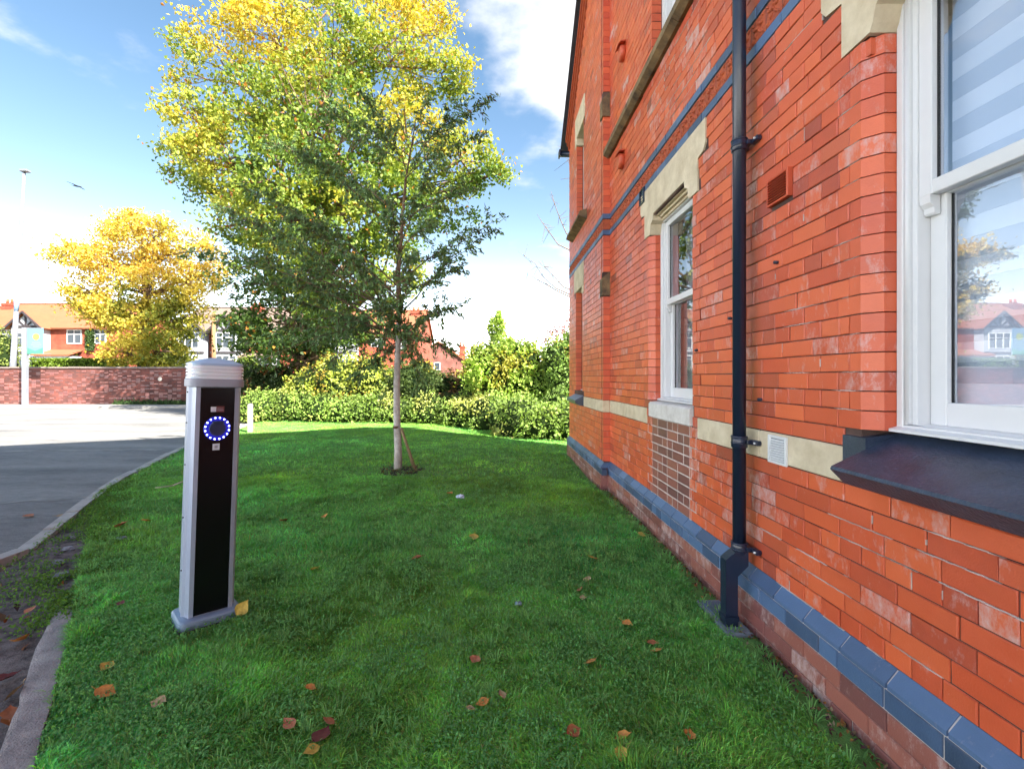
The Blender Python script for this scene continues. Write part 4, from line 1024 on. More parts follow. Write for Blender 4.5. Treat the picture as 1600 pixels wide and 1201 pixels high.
def tufts(nt, ylo, yhi, hgt, wid):                  # longer uncut tufts standing out of the turf
    Y = np.sqrt(rng.uniform(ylo ** 2, yhi ** 2, nt)); X = rng.uniform(-1.0, .86, nt) * Y
    k = inside(lawn_poly, X, Y) & (X < 1.38); X, Y = X[k], Y[k]; nb = rng.integers(8, 22, len(X)); X, Y = np.repeat(X, nb), np.repeat(Y, nb); n = len(X)
    tint = np.repeat(rng.uniform(.75, 1.35, len(nb)), nb)
    az = rng.uniform(0, 6.28, n); X = X + np.cos(az) * .012; Y = Y + np.sin(az) * .012; ln = rng.uniform(.15, 1.05, n); h = hgt * rng.uniform(.5, 1.25, n)
    B = np.stack([X, Y, gh(X, Y) - .004], 1); D = np.stack([np.cos(az) * np.sin(ln), np.sin(az) * np.sin(ln), np.cos(ln)], 1) * h[:, None]
    Wv = np.stack([-np.sin(az), np.cos(az), 0 * az], 1) * wid / 2
    Mx = B + D * .6 + np.array([0, 0, 1]) * (h * .12)[:, None]; T = B + D * np.array([1.25, 1.25, .80])
    V = np.stack([B - Wv, B + Wv, Mx + Wv * .8, Mx - Wv * .8, T], 1).reshape(-1, 3); i = np.arange(n)[:, None] * 5
    F = np.concatenate([i + np.array([[0, 1, 2]]), i + np.array([[0, 2, 3]]), i + np.array([[3, 2, 4]])], 0)
    col = np.array([.24, .50, .14])[None] * (tint * rng.uniform(.8, 1.2, n))[:, None]
    tag(np_mesh('grass_tufts', V, F, M['grass'], np.repeat(col, 5, 0)), 'longer pale grass tufts dotted through the lawn', kind='stuff')
tufts(2600, 1.4, 4.6, .062, .0042); tufts(2200, 4.6, 9.5, .060, .007)
# leaf litter and soil along the plinth, in the earth patch and round the tree
M['litter'] = leaf_mat('dry_leaf', .1, .8)
pal = np.array([(.30, .10, .03), (.42, .20, .05), (.13, .05, .04), (.20, .12, .06), (.10, .04, .045), (.38, .28, .16)])
def litter(n, fx, label, L=.035):
    X, Y, Z = fx(n); c = pal[rng.integers(0, len(pal), n)] * rng.uniform(.5, 1.2, (n, 1))
    return tag(leaves('leaf_litter', np.stack([X, Y, Z], 1), L, L * .6, c, M['litter'], up=3), label, kind='stuff')
def lf1(n): Y = rng.uniform(1.3, 5.9, n); return 1.435 - np.abs(rng.normal(0, .045, n)) - .0, Y, rng.uniform(.0, .02, n)
litter(900, lf1, 'brown crumbled leaves along the foot of the plinth', .022)
def lf2(n):
    t_ = rng.random(n) ** .8; X = -1.9 - 1.6 * t_ + rng.normal(0, .28, n) - .35; Y = 1.5 + 1.6 * t_ + rng.normal(0, .25, n) - .1
    return X, Y, -.02 + .03 * rng.random(n)
litter(420, lf2, 'dead leaves and twigs lying on the bare earth', .06)
def lf3(n): a_ = rng.uniform(0, 6.28, n); r = np.sqrt(rng.random(n)); return TREE_XY[0] + .34 * r * np.cos(a_), TREE_XY[1] + .38 * r * np.sin(a_), .01 + .03 * rng.random(n)
m_ = MB(); vs = []; n = 22
for rr in (0, .4, .75, 1):
    for k in range(n):
        a_ = 2 * math.pi * k / n; q = rr * (1 + .12 * math.sin(3 * a_) + .07 * math.sin(7 * a_)); vs.append((TREE_XY[0] + .36 * q * math.cos(a_), TREE_XY[1] + .40 * q * math.sin(a_), .03 - .03 * rr * rr + rng.normal(0, .004)))
fs = [(r_ * n + k, r_ * n + (k + 1) % n, (r_ + 1) * n + (k + 1) % n, (r_ + 1) * n + k) for r_ in range(3) for k in range(n)]
tag(m_.add(vs, fs, True).build('tree_pit', M['soil'], None), kind='structure')
litter(260, lf3, 'dark mulch and fallen leaves round the young tree', .03)
# stones at the broken edge
M['rubble'] = mat('grey_stone', (.30, .30, .32), .9, .2, noise=15, bump=(50, .6))
def stone(x, y, r, label):
    n = 9; vs = []; 
    for (q, z) in ((.8, -.3), (1, .05), (.7, .45)):
        for k in range(n): t_ = 2 * math.pi * k / n; e = q * r * rng.uniform(.75, 1.15); vs.append((x + e * math.cos(t_) * 1.2, y + e * math.sin(t_) * .8, -.012 + z * r * rng.uniform(.8, 1.1)))
    fs = [(r_ * n + k, r_ * n + (k + 1) % n, (r_ + 1) * n + (k + 1) % n, (r_ + 1) * n + k) for r_ in range(2) for k in range(n)] + [tuple(range(2 * n, 3 * n))]
    o = MB().add(vs, fs).build('loose_stone', M['rubble'], None); return tag(o, label, 'stone', 'loose stones at the broken lawn edge')
for (px, py, r, lb) in [(96, 897, .055, 'largest flat grey stone, just beyond the end of the concrete edging'), (92, 876, .04, 'pale stone between kerb and lawn, second in the line of stones'),
                        (106, 855, .045, 'grey stone half sunk in the soil, third in the line of stones'), (115, 838, .035, 'small stone beside the driveway kerb, farthest of the line of stones'), (190, 690 + 150, .05, 'flat pale stone in grass right of the others')]:
    x, y = G(px, py); stone(x, y, r, lb)
#PART4
# ------------------------------------------------------------------ charging post
M['silver'] = mat('anodised_silver', (.40, .46, .60), .38, .5, metal=.25, noise=3, color2=(.36, .42, .56))
M['silver_side'] = mat('blue_grey_side_panel', (.30, .36, .46), .45, .5, metal=.2)
M['panel'] = mat('black_glossy_panel', (.004, .004, .006), .25, .25)
M['grey_band'] = mat('grey_cast_band', (.34, .36, .44), .5, .5)
M['base_grey'] = mat('light_grey_cast_base', (.20, .28, .38), .5, .5)
M['rubber'] = mat('black_rubber', (.012, .012, .015), .7)
M['cap'] = mat('translucent_blue_grey_cap', (.42, .58, .80), .3, .5)
M['lens'] = mat('frosted_lens', (.84, .87, .93), .25, .5); M['lens'].node_tree.nodes['Principled BSDF'].inputs['Subsurface Weight'].default_value = .2
M['led'] = mat('blue_led_lit', (.4, .45, 1), .4, emit=((.38, .45, 1), 1.3))
M['ring'] = mat('socket_ring_blue_lit', (.01, .015, .16), .25, emit=((.02, .03, .9), .035))
M['socket'] = mat('dark_blue_socket', (.02, .035, .09), .35, .5)
M['sticker'] = mat('pale_sticker', (.66, .67, .74), .6)
M['sticker_red'] = mat('dark_red_sticker', (.16, .035, .035), .5)
M['sticker_grey'] = mat('grey_print', (.34, .34, .40), .6)
post = empty('charging_post', (-1.700, 2.775, 0), 'silver electric vehicle charging post with black front and ring of blue lights on the lawn', 'charging post', rot=(R(.3), R(1.7), R(44.5)))
hw, fwid, dp, cc_ = .135, .089, .075, .052
def octo(s=1.0, e=0.0):
    a, f_, d, c = hw * s + e, fwid * s, dp * s + e, cc_
    return [(-f_, -d - c * .35), (f_, -d - c * .35), (a - .012, -d + c * .62), (a, -d + c * .95), (a, d - .02), (a - .03, d), (-a + .03, d), (-a, d - .02), (-a, -d + c * .95), (-a + .012, -d + c * .62)]
def pb(m_, name, m, par=post): return m_.build(name, m, par, local=True)
pb(MB().prism(octo(.97, -.002), .05, 1.366, 2), 'body', M['silver_side'])
for s_ in (-1, 1):                                   # silver front corner profiles
    prof = [(s_ * fwid, -dp - cc_ * .42), (s_ * (fwid + .022), -dp - cc_ * .36), (s_ * (hw - .012), -dp + cc_ * .40), (s_ * (hw + .001), -dp + cc_ * .70), (s_ * (hw + .001), -dp + cc_ * .92), (s_ * (hw - .02), -dp + cc_ * .92), (s_ * fwid, -dp - cc_ * .20)]
    pb(MB().prism(prof, .052, 1.364, 2), 'corner_profile', M['silver'])
pb(MB().bbox(-fwid + .001, fwid - .001, -dp - cc_ * .395, -dp, .075, 1.362, .0015), 'front_panel', M['panel'])
for z in (.32, .62, .92, 1.16, 1.335):
    pb(MB().tube([(-hw + .006, -.012, z), (-hw - .0035, -.012, z)], .0045, 10), 'screw', M['rubber'])
def ovl(s, e, n=40, p=4.2):
    a, b_ = hw * s + e, (dp + .026) * s + e; out = []
    for k in range(n):
        t_ = 2 * math.pi * k / n; c, s2 = math.cos(t_), math.sin(t_)
        out.append((a * math.copysign(abs(c) ** (2 / p), c), -.012 + b_ * math.copysign(abs(s2) ** (2 / p), s2)))
    return out
def stackup(levels, n=56, p=4.2):
    m_ = MB(); vs = []; 
    for (z, s, e) in levels: vs += [(x, y, z) for x, y in ovl(s, e, n, p)]
    fs = [(i * n + k, i * n + (k + 1) % n, (i + 1) * n + (k + 1) % n, (i + 1) * n + k) for i in range(len(levels) - 1) for k in range(n)]
    fs += [tuple(range(n - 1, -1, -1)), tuple(range((len(levels) - 1) * n, len(levels) * n))]
    m_.add(vs, fs, False); return m_
pb(stackup([(0, 1, .030), (.012, 1, .032), (.0125, 1, .028), (.058, 1, .026), (.066, 1, .018), (.070, 1, -.004)], p=7), 'base', M['base_grey'])
pb(stackup([(-.05, 1, .036), (.016, 1, .037), (.022, 1, .032)], p=7), 'base_gasket', M['rubber'])
pb(stackup([(1.366, 1, .004), (1.369, 1, .010), (1.408, 1, .010), (1.412, 1, .004)]), 'top_band', M['grey_band'])
lv = [(1.412, 1, .002)]
for k in range(4): z = 1.414 + k * .0195; lv += [(z, 1, .006), (z + .013, 1, .004), (z + .0145, 1, -.004), (z + .0180, 1, -.004)]
pb(stackup(lv), 'light_lens', M['lens'])
pb(stackup([(1.490, 1, -.002), (1.491, 1, .004), (1.502, 1, .004), (1.506, 1, -.002), (1.528, .55, 0), (1.538, .12, 0)]), 'cap', M['cap'])
yf = -dp - cc_ * .395
zs_ = 1.128
m_ = MB()
def disc(y0, y1, r, z, n=32, cx=0): return MB().tube([(cx, y0, z), (cx, (y0 + y1) / 2, z), (cx, y1, z)], [r, r, r * .96], n)
pb(disc(yf + .001, yf - .003, .070, zs_, 40), 'socket_ring', M['ring'])
pb(disc(yf - .002, yf - .016, .043, zs_, 32), 'socket_cover', M['socket'])
pb(MB().bbox(-.030, .030, yf - .022, yf - .014, zs_ + .026, zs_ + .044, .004), 'socket_hinge', M['socket'])
for k in range(16):
    t_ = 2 * math.pi * (k + .5) / 16
    pb(disc(yf - .002, yf - .0065, .0042, zs_ + .062 * math.sin(t_), 10, .062 * math.cos(t_)), 'led', M['led'])
pb(MB().bbox(-.036, -.008, yf - .0012, yf + .001, zs_ + .096, zs_ + .125, .0004), 'label_square', M['sticker'])
pb(MB().bbox(-.008 + .001, .034, yf - .0010, yf + .001, zs_ + .094, zs_ + .128, .0004), 'label_card', M['sticker_red'])
pb(MB().bbox(-.004, .028, yf - .0014, yf - .0005, zs_ + .113, zs_ + .116, .0003).bbox(-.004, .030, yf - .0014, yf - .0005, zs_ + .102, zs_ + .106, .0003), 'label_print', M['sticker_grey'])
pb(MB().bbox(-.020, .016, yf - .0012, yf + .001, zs_ - .125, zs_ - .088, .0004), 'notice', M['sticker'])
pb(MB().bbox(-.010, .006, yf - .0016, yf - .0005, zs_ - .114, zs_ - .098, .0003), 'notice_symbol', M['sticker_grey'])

# ------------------------------------------------------------------ vegetation
M['leaf'] = leaf_mat('tree_leaf', .35, .55)
M['leaf_dark'] = leaf_mat('glossy_dark_leaf', .22, .42)
M['bark'] = mat('grey_brown_bark', (.24, .165, .11), .95, .1, noise=9, color2=(.10, .07, .05), bump=(25, .9))
M['bark_white'] = mat('white_birch_bark', (.62, .58, .56), .8, .2, noise=13, color2=(.36, .30, .28), bump=(30, .6))
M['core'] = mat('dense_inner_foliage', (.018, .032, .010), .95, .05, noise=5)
def curve(a_, b_, bow=.12, n=6, sag=0):
    a_, b_ = Vector(a_), Vector(b_); L = (b_ - a_).length; o = Vector(rng.normal(size=3)) * L * bow
    return [a_.lerp(b_, t_) + o * math.sin(math.pi * t_) * .6 + Vector((0, 0, -sag * L * t_ * t_)) + Vector(rng.normal(size=3)) * L * .012 * (0 < t_ < 1) for t_ in np.linspace(0, 1, n)]
def crown_tree(name, label, base, trunk, tr, lobes, leafL, colfn, group=None, lpc=34, clump=.30, crn_name='crown', bark=M['bark'], nlimb=None):
    """trunk: points; lobes: (centre, radius, number of clumps). Each lobe is reached by a limb, each clump by a twig"""
    root = empty(name, base, label, 'tree', group)
    tm = MB(); tm.tube(trunk, tr, 12); to = tm.build('trunk', bark, root)
    tp = [Vector(p) for p in trunk]; bm_ = MB(); cen, out = [], []
    for (c, r, nc) in lobes:
        c = Vector(c); 
        k = min(range(len(tp)), key=lambda i: (tp[i] - c).length + (3.0 if tp[i].z > c.z - .3 else 0) + abs(c.z - tp[i].z) * .25)
        cv = curve(tp[k], c, .10, 7); rr = max(.04, tr[k] * .55); bm_.tube(cv, list(np.linspace(rr, rr * .3, 7)), 6, cap=False)
        d = rng.normal(size=(nc, 3)); d /= np.linalg.norm(d, axis=1)[:, None]
        rad = r * rng.uniform(.25, 1.0, nc) ** .5
        pts = np.array(c) + d * rad[:, None] * np.array([1, 1, .82])
        for q in pts[::3]: bm_.tube(curve(cv[rng.integers(4, 7)], q, .12, 4), [rr * .28, rr * .22, rr * .15, .006], 4, cap=False)
        for q in pts:
            n = int(lpc * rng.uniform(.5, 1.5)); s = clump * rng.uniform(.6, 1.3)
            g = rng.normal(size=(n, 3)) * np.array([s, s, s * .55]) + q; cen.append(g); out.append(np.repeat(((q - np.array(c)) / r)[None], n, 0))
    bm_.build('branches', bark, root)
    cen = np.concatenate(cen); out = np.concatenate(out)
    leaves(crn_name, cen, leafL, leafL * .72, colfn(cen, out), M['leaf'], root, up=.9)
    return root
def pal_mix(t, stops):
    t = np.clip(t, 0, 1); xs = [s[0] for s in stops]; return np.stack([np.interp(t, xs, [s[1][i] for s in stops]) for i in range(3)], 1)
GRN, LIM, YEL, ORG = (.085, .16, .025), (.25, .32, .045), (.50, .43, .06), (.58, .33, .03)
def WL(px, py, Y, dy=0): p = P(px, py, Y); p.y += dy; s_ = (Y + dy) / Y; return Vector((p.x * s_, Y + dy, H + (p.z - H) * s_))

# the big tree behind the hedge
YT = 18.5; s = YT / FP
L_ = []
for (px, py, rp, n, dy) in [
    (470, -60, 90, 60, 0), (600, -50, 80, 55, 1), (380, -40, 60, 22, -1), (300, 55, 36, 8, 0), (285, 110, 30, 6, .5), (345, 95, 45, 14, -1), (420, 55, 70, 50, -1.5), (520, 60, 80, 55, -1.5), (620, 60, 70, 48, -1), (672, 30, 42, 18, 0),
    (690, 115, 45, 26, 0), (600, 150, 75, 44, 1), (500, 160, 80, 50, -2.5), (400, 170, 70, 46, -2), (310, 190, 52, 26, -1), (285, 250, 42, 20, -.5), (350, 250, 62, 46, -2), (440, 270, 78, 60, -3), (540, 250, 80, 55, -3), (640, 230, 75, 48, -2),
    (720, 250, 52, 30, -1), (765, 275, 26, 9, -1), (690, 310, 60, 34, 0), (600, 330, 80, 46, -2), (500, 350, 85, 58, -3), (400, 340, 62, 40, -2), (345, 305, 36, 12, -1), (420, 420, 62, 40, -2), (520, 430, 78, 52, -2.5), (610, 430, 66, 34, -1),
    (455, 500, 72, 56, -2), (540, 500, 55, 34, -1), (400, 520, 42, 24, -1), (470, 560, 60, 26, -1.2), (500, 120, 90, 30, 2), (470, 300, 100, 30, 2)]:
    L_.append((WL(px, py, YT, dy), rp * s, int(n * 1.0)))
tb = P(492, 0, YT); tx = tb.x
def zpx(py, Y=YT): return H + (VY - py) * Y / FP
def big_col(c, o):
    z = (c[:, 2] - zpx(560)) / (zpx(0) - zpx(560)); u = vnoise(c[:, 0] * 1.0, c[:, 2], 1.6, 31); w = rng.random(len(c))
    t = .14 + z * .72 + (u - .5) * .65 + (w - .5) * .32 + .16 * o[:, 2]
    col = pal_mix(t, [(0, (.045, .085, .018)), (.30, GRN), (.55, LIM), (.85, YEL), (1, (.52, .38, .045))]); 
    rust = w > .975; col[rust] = (.40, .17, .03); return col
big = crown_tree('tall_tree', 'tallest tree with yellow green autumn crown rising behind the hedge', (tx, YT, 0),
    [(tx, YT, -.1), (tx + .05, YT, 1.5), (tx - .1, YT - .1, 3.2), (tx + .3, YT, 5.5), (tx + .2, YT + .1, 8), (tx + .7, YT, 10.5), (tx + .3, YT, 13), (tx + .2, YT, 15.5)],
    [.50, .42, .38, .34, .27, .20, .13, .06], L_, .155, big_col, lpc=54, clump=.26)
# ivy up its trunk
cz = rng.uniform(.2, 5.2, 5200); ca = rng.uniform(0, 6.28, 5200); cr_ = .62 + .28 * vnoise(ca * 2, cz, .7, 3) + rng.normal(0, .08, 5200); cr_ *= np.where(cz > 4, 1 - .4 * (cz - 4), 1)
tag(leaves('ivy', np.stack([tx + cr_ * np.cos(ca), YT + cr_ * np.sin(ca), cz], 1), .11, .10, np.array([.028, .055, .016])[None] * rng.uniform(.5, 1.7, (5200, 1)), M['leaf_dark'], big, up=.3))

# the yellow tree behind the garden wall
YY = 27.5; s = YY / FP; L_ = []
for (px, py, rp, n) in [(210, 350, 24, 16), (175, 362, 20, 12), (245, 365, 30, 20), (200, 395, 40, 32), (260, 405, 38, 28), (120, 398, 26, 18), (150, 402, 22, 14), (90, 398, 15, 6), (310, 380, 20, 9), (330, 425, 26, 13), (300, 440, 34, 24), (240, 450, 45, 40), (180, 440, 36, 26), (130, 450, 26, 12), (110, 470, 22, 8),
                       (170, 490, 36, 30), (225, 510, 48, 46), (280, 500, 40, 34), (200, 550, 34, 30), (250, 550, 36, 30), (150, 480, 25, 14), (300, 470, 28, 16), (325, 395, 14, 4), (270, 555, 26, 18)]:
    L_.append((WL(px, py, YY, rng.uniform(-1.4, 1.0)), rp * s * 1.02, int(n * 1.15)))
yx = P(222, 0, YY).x
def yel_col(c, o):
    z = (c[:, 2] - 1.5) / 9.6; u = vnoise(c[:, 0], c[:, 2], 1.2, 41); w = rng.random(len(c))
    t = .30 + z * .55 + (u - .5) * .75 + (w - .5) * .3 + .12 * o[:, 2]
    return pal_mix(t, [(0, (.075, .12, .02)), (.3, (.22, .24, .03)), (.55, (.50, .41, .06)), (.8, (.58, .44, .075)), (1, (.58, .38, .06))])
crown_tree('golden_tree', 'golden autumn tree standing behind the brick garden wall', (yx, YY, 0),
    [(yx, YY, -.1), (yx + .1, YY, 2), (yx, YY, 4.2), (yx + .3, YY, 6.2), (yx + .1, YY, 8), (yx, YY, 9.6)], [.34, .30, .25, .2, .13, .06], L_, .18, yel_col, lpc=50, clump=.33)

# further trees beyond the left edge that the windows mirror
L_ = [((-36 + rng.uniform(-3.5, 3.5), 27 + rng.uniform(-2, 2), rng.uniform(4, 12)), 1.7, 16) for _ in range(18)]
crown_tree('street_tree', 'green and yellow tree beyond the left end of the garden wall', (-36, 27, 0), [(-36, 27, -.1), (-36, 27, 5), (-36, 27, 10)], [.4, .3, .1], L_, .26, big_col, lpc=22, clump=.5)

# the young tree on the lawn: trunk, fine limbs, drooping narrow leaves
TY = TREE_XY[1]; tX = TREE_XY[0]
young = empty('young_tree', (tX, TY, 0), 'slim young tree with white trunk and dark narrow leaves standing in the lawn', 'tree')
def tp_(px, py, dy=0): q = WL(px, py, TY, dy); return q
trk = [(622, 744), (622, 700), (620, 650), (620, 600), (621, 560), (624, 500), (622, 430), (628, 350), (634, 280), (645, 215), (652, 175)]
tpts = [tp_(*q) for q in trk]; tpts[0].z = -.02
trad = [.068, .058, .053, .050, .046, .040, .034, .026, .018, .010, .005]
m_ = MB(); m_.tube(tpts[:6], trad[:6], 14); m_.build('trunk', M['bark_white'], young)
m_ = MB(); m_.tube(tpts[5:], trad[5:], 8); m_.build('leader', M['bark'], young)
bm_ = MB(); cen, dirs = [], []
tips = [(300, 402, .4), (345, 330, .8), (770, 348, -.3), (715, 478, .2), (760, 160, -.2), (690, 485, -.6), (392, 300, -.5), (430, 230, .6), (470, 350, -1.2), (380, 470, -.2), (392, 535, .5), (420, 560, -.4), (735, 300, .8), (745, 215, .3), (705, 180, -.6), (665, 165, .2),
        (600, 200, -.5), (545, 215, .4), (500, 260, -.8), (560, 300, 1.1), (680, 250, -1.1), (735, 385, -.8), (712, 420, .7), (650, 525, -.7), (560, 565, -.3), (500, 540, .6), (460, 500, -.9), (450, 420, .9), (540, 400, -1.3), (680, 350, 1.2), (590, 480, -1.0), (700, 545, .1), (420, 380, .2), (360, 400, -.6),
        (600, 560, .5), (655, 560, -.2), (530, 500, 1.0), (640, 440, -1.2), (610, 320, -1.2), (650, 400, 1.1), (410, 440, .3), (480, 590, .2), (560, 590, -.1), (660, 600, .3), (350, 445, .1), (520, 180, .1), (575, 160, -.3), (640, 545, .6), (600, 530, -.8), (570, 430, .5), (440, 330, -.9), (490, 450, .3)]
for (px, py, dy) in tips:
    tip = tp_(px, py, dy); hd = math.hypot(tip.x - tX, tip.y - TY); zz = tip.z - .55 * hd - .1
    zz = max(1.85 + .55 * rng.random(), min(4.9, zz)); k = max(0, min(len(tpts) - 2, sum(1 for q in tpts if q.z < zz) - 1)); a_, b_ = tpts[k], tpts[k + 1]
    t_ = max(0, min(1, (zz - a_.z) / (b_.z - a_.z + 1e-6))); st = a_.lerp(b_, t_); n = 9
    cv = [st.lerp(tip, q) + Vector((0, 0, .16 * math.sin(math.pi * q) * hd * .5)) + Vector(rng.normal(size=3)) * .012 for q in np.linspace(0, 1, n)]
    r0 = max(.008, .34 * trad[k]); bm_.tube(cv, list(np.linspace(r0, .003, n)), 5, cap=False)
    L_b = (tip - st).length; nt = max(5, int(L_b * 15))
    for j in range(nt):
        q = rng.uniform(.22, 1) ** .8; i0 = min(n - 2, int(q * (n - 1))); p0 = cv[i0].lerp(cv[i0 + 1], q * (n - 1) - i0)
        main = (tip - st).normalized(); d = (main * .8 + Vector(rng.normal(size=3)) * .75 + Vector((0, 0, -.12))).normalized(); tl = rng.uniform(.12, .42) * (1.15 - .5 * q)
        if j == 0: p0 = tip; d = main; tl = .22
        tw = [p0, p0 + d * tl * .5, p0 + d * tl + Vector((0, 0, -.06 * tl))]; bm_.tube(tw, [.0035, .0028, .0015], 3, cap=False)
        nl = int(tl * (52 if (px < 500 and py > 330) else 78))
        for _ in range(nl):
            e = rng.uniform(.1, 1.05); p = tw[0].lerp(tw[2], e) + Vector(rng.normal(size=3)) * .028; cen.append(p[:]); dirs.append((d * .8 + Vector((0, 0, -.5)))[:])
bm_.build('branches', M['bark'], young)
cen = np.array(cen); dirs = np.array(dirs); n = len(cen)
col = np.array([.115, .20, .075])[None] * rng.uniform(.55, 1.6, (n, 1)); w = rng.random(n); col[w > .93] = np.array([.26, .30, .05]); col[w < .05] = np.array([.09, .05, .03])
leaves('crown', cen, .088, .030, col, M['leaf_dark'], young, dirs=dirs, up=.2)
# tie, stake prop and rubber collar on the young tree
m_ = MB(); q = tp_(620, 667); m_.tube([q - Vector((0, 0, .02)), q + Vector((0, 0, .02))], .058, 14); tie = m_.build('tree_tie', mat('brown_tree_tie', (.11, .06, .035), .8), young)
M['stake'] = mat('weathered_stake_wood', (.30, .22, .12), .9, .2, noise=12, color2=(.18, .13, .07))
a_ = Vector((tX + .26, TY - .06, -.05)); b_ = tp_(626, 668) + Vector((.02, -.06, 0)); m_ = MB(); m_.tube([a_, b_], [.024, .022], 8)
a2_ = Vector((tX + .20, TY + .12, -.05)); m_.tube([a2_, b_ + Vector((0, .07, -.05))], [.020, .018], 8)
tag(m_.build('support_stake', M['stake'], None), 'pair of short slanting wooden stakes propping the young tree trunk', 'stake')

# ---- hedges and shrubs
def leafy(name, label, cat, blobs, leafL, col, n, m=M['leaf'], core=True, colvar=.5, group=None, patch=None, seed=51, stems=True, aspect=.7):
    """blobs: (centre, (rx, ry, rz)); leaves cover lumpy shells round a dense inner mass"""
    c0 = Vector(blobs[0][0]); root = empty(name, (c0.x, c0.y, 0), label, cat, group)
    A = np.array([max(r) ** 2 for _, r in blobs]); A = A / A.sum(); cen = []
    for (c, r), a_ in zip(blobs, A):
        k = int(n * a_); d = rng.normal(size=(k, 3)); d /= np.linalg.norm(d, axis=1)[:, None]
        lump = 1 + .32 * (vnoise(d[:, 0] * 4 + c[0], d[:, 2] * 4 + d[:, 1] * 3, .55, seed) - .5) * 2
        rr = lump * (1 - np.abs(rng.normal(0, .13, k))) + (rng.random(k) > .90) * rng.uniform(0, .25, k)
        p = np.array(c) + d * rr[:, None] * np.array(r); cen.append(p[p[:, 2] > .0])
    cen = np.concatenate(cen)
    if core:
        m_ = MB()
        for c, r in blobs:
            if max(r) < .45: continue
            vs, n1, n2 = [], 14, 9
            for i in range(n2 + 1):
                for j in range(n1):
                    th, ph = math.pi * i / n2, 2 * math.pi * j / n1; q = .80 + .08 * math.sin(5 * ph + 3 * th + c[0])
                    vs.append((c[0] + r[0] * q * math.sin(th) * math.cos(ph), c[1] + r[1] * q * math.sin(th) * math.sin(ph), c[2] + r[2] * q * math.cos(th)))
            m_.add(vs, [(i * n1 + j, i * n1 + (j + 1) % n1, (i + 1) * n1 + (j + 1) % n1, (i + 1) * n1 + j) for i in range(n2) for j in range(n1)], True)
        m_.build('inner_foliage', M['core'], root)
    elif stems:
        m_ = MB()
        for c, r in blobs:
            for _ in range(5): m_.tube(curve((c0.x + rng.normal(0, .1), c0.y, 0), Vector(c) + Vector((rng.normal(0, r[0] * .5), rng.normal(0, r[1] * .5), r[2] * .7)), .12, 6), [.03, .025, .02, .015, .01, .005], 5, cap=False)
        m_.build('stems', M['bark'], root)
    k = len(cen); u = vnoise(cen[:, 0] + cen[:, 1] * .3, cen[:, 2] + cen[:, 1] * .2, .45, seed + 3)
    cl = np.array(col)[None] * (1 - colvar + 2 * colvar * (.6 * u + .4 * rng.random(k)))[:, None]
    if patch is not None: q = (vnoise(cen[:, 0], cen[:, 2], .6, seed + 7) + rng.normal(0, .12, k)) > patch[0]; cl[q] = np.array(patch[1]) * rng.uniform(.6, 1.3, (q.sum(), 1))
    leaves('foliage', cen, leafL, leafL * aspect, cl, m, root, up=.8)
    return root
# low ivy-leaved hedge curving along the lawn
hb_ = []
for (px, py) in [(376, 660), (400, 660), (430, 659), (462, 659), (495, 660), (528, 661), (562, 661), (595, 661), (630, 662), (665, 663), (700, 665), (735, 668), (768, 673), (800, 680), (832, 685), (865, 688), (892, 689), (925, 690)]:
    x, y = G(px, py); hb_.append(((x + rng.normal(0, .1), y + .75, .28), (.75, .80 + .1 * rng.random(), .58 + rng.uniform(-.14, .20))))
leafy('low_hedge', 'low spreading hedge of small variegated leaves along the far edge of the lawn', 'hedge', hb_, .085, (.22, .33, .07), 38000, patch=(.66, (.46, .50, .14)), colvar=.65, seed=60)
# taller shrubs behind
def at(px, py, Y): p = P(px, py, Y); return (p.x, p.y, p.z)
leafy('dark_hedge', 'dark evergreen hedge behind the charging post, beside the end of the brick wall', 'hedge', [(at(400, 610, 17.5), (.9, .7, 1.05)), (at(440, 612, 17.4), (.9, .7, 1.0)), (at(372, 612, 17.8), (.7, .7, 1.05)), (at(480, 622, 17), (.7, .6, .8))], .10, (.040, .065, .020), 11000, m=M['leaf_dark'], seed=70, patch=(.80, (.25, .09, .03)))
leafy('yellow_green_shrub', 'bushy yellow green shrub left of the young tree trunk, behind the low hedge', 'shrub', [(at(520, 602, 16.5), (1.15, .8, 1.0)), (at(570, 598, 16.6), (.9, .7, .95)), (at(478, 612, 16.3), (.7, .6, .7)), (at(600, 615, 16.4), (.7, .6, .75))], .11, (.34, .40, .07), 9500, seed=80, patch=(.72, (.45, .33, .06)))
leafy('small_dark_shrub', 'mid green shrub directly behind the young tree trunk', 'shrub', [(at(640, 604, 15.8), (.75, .6, .8)), (at(668, 608, 15.9), (.6, .6, .7))], .10, (.085, .13, .035), 4200, seed=83)
leafy('gap_hedge', 'patchy dark hedge with brown bare gaps between the young tree and the round shrub', 'hedge', [(at(700, 612, 16.4), (.75, .6, .72)), (at(735, 610, 16.2), (.7, .6, .72)), (at(715, 632, 15.4), (.9, .5, .42))], .085, (.055, .085, .028), 5600, m=M['leaf_dark'], seed=86, patch=(.72, (.19, .09, .04)))
leafy('round_green_shrub', 'large light green shrub with a tall leafy spike near the building corner', 'shrub', [(at(785, 585, 14.6), (1.12, .9, .98)), (at(815, 570, 14.4), (.75, .7, .72)), (at(755, 572, 14.7), (.62, .6, .62)), (at(784, 545, 14.5), (.44, .4, .42)), (at(776, 512, 14.5), (.26, .2, .34)), (at(779, 496, 14.5), (.10, .1, .20)), (at(840, 600, 14.2), (.5, .5, .5))], .105, (.34, .48, .09), 14000, seed=90, patch=(.72, (.42, .40, .07)))
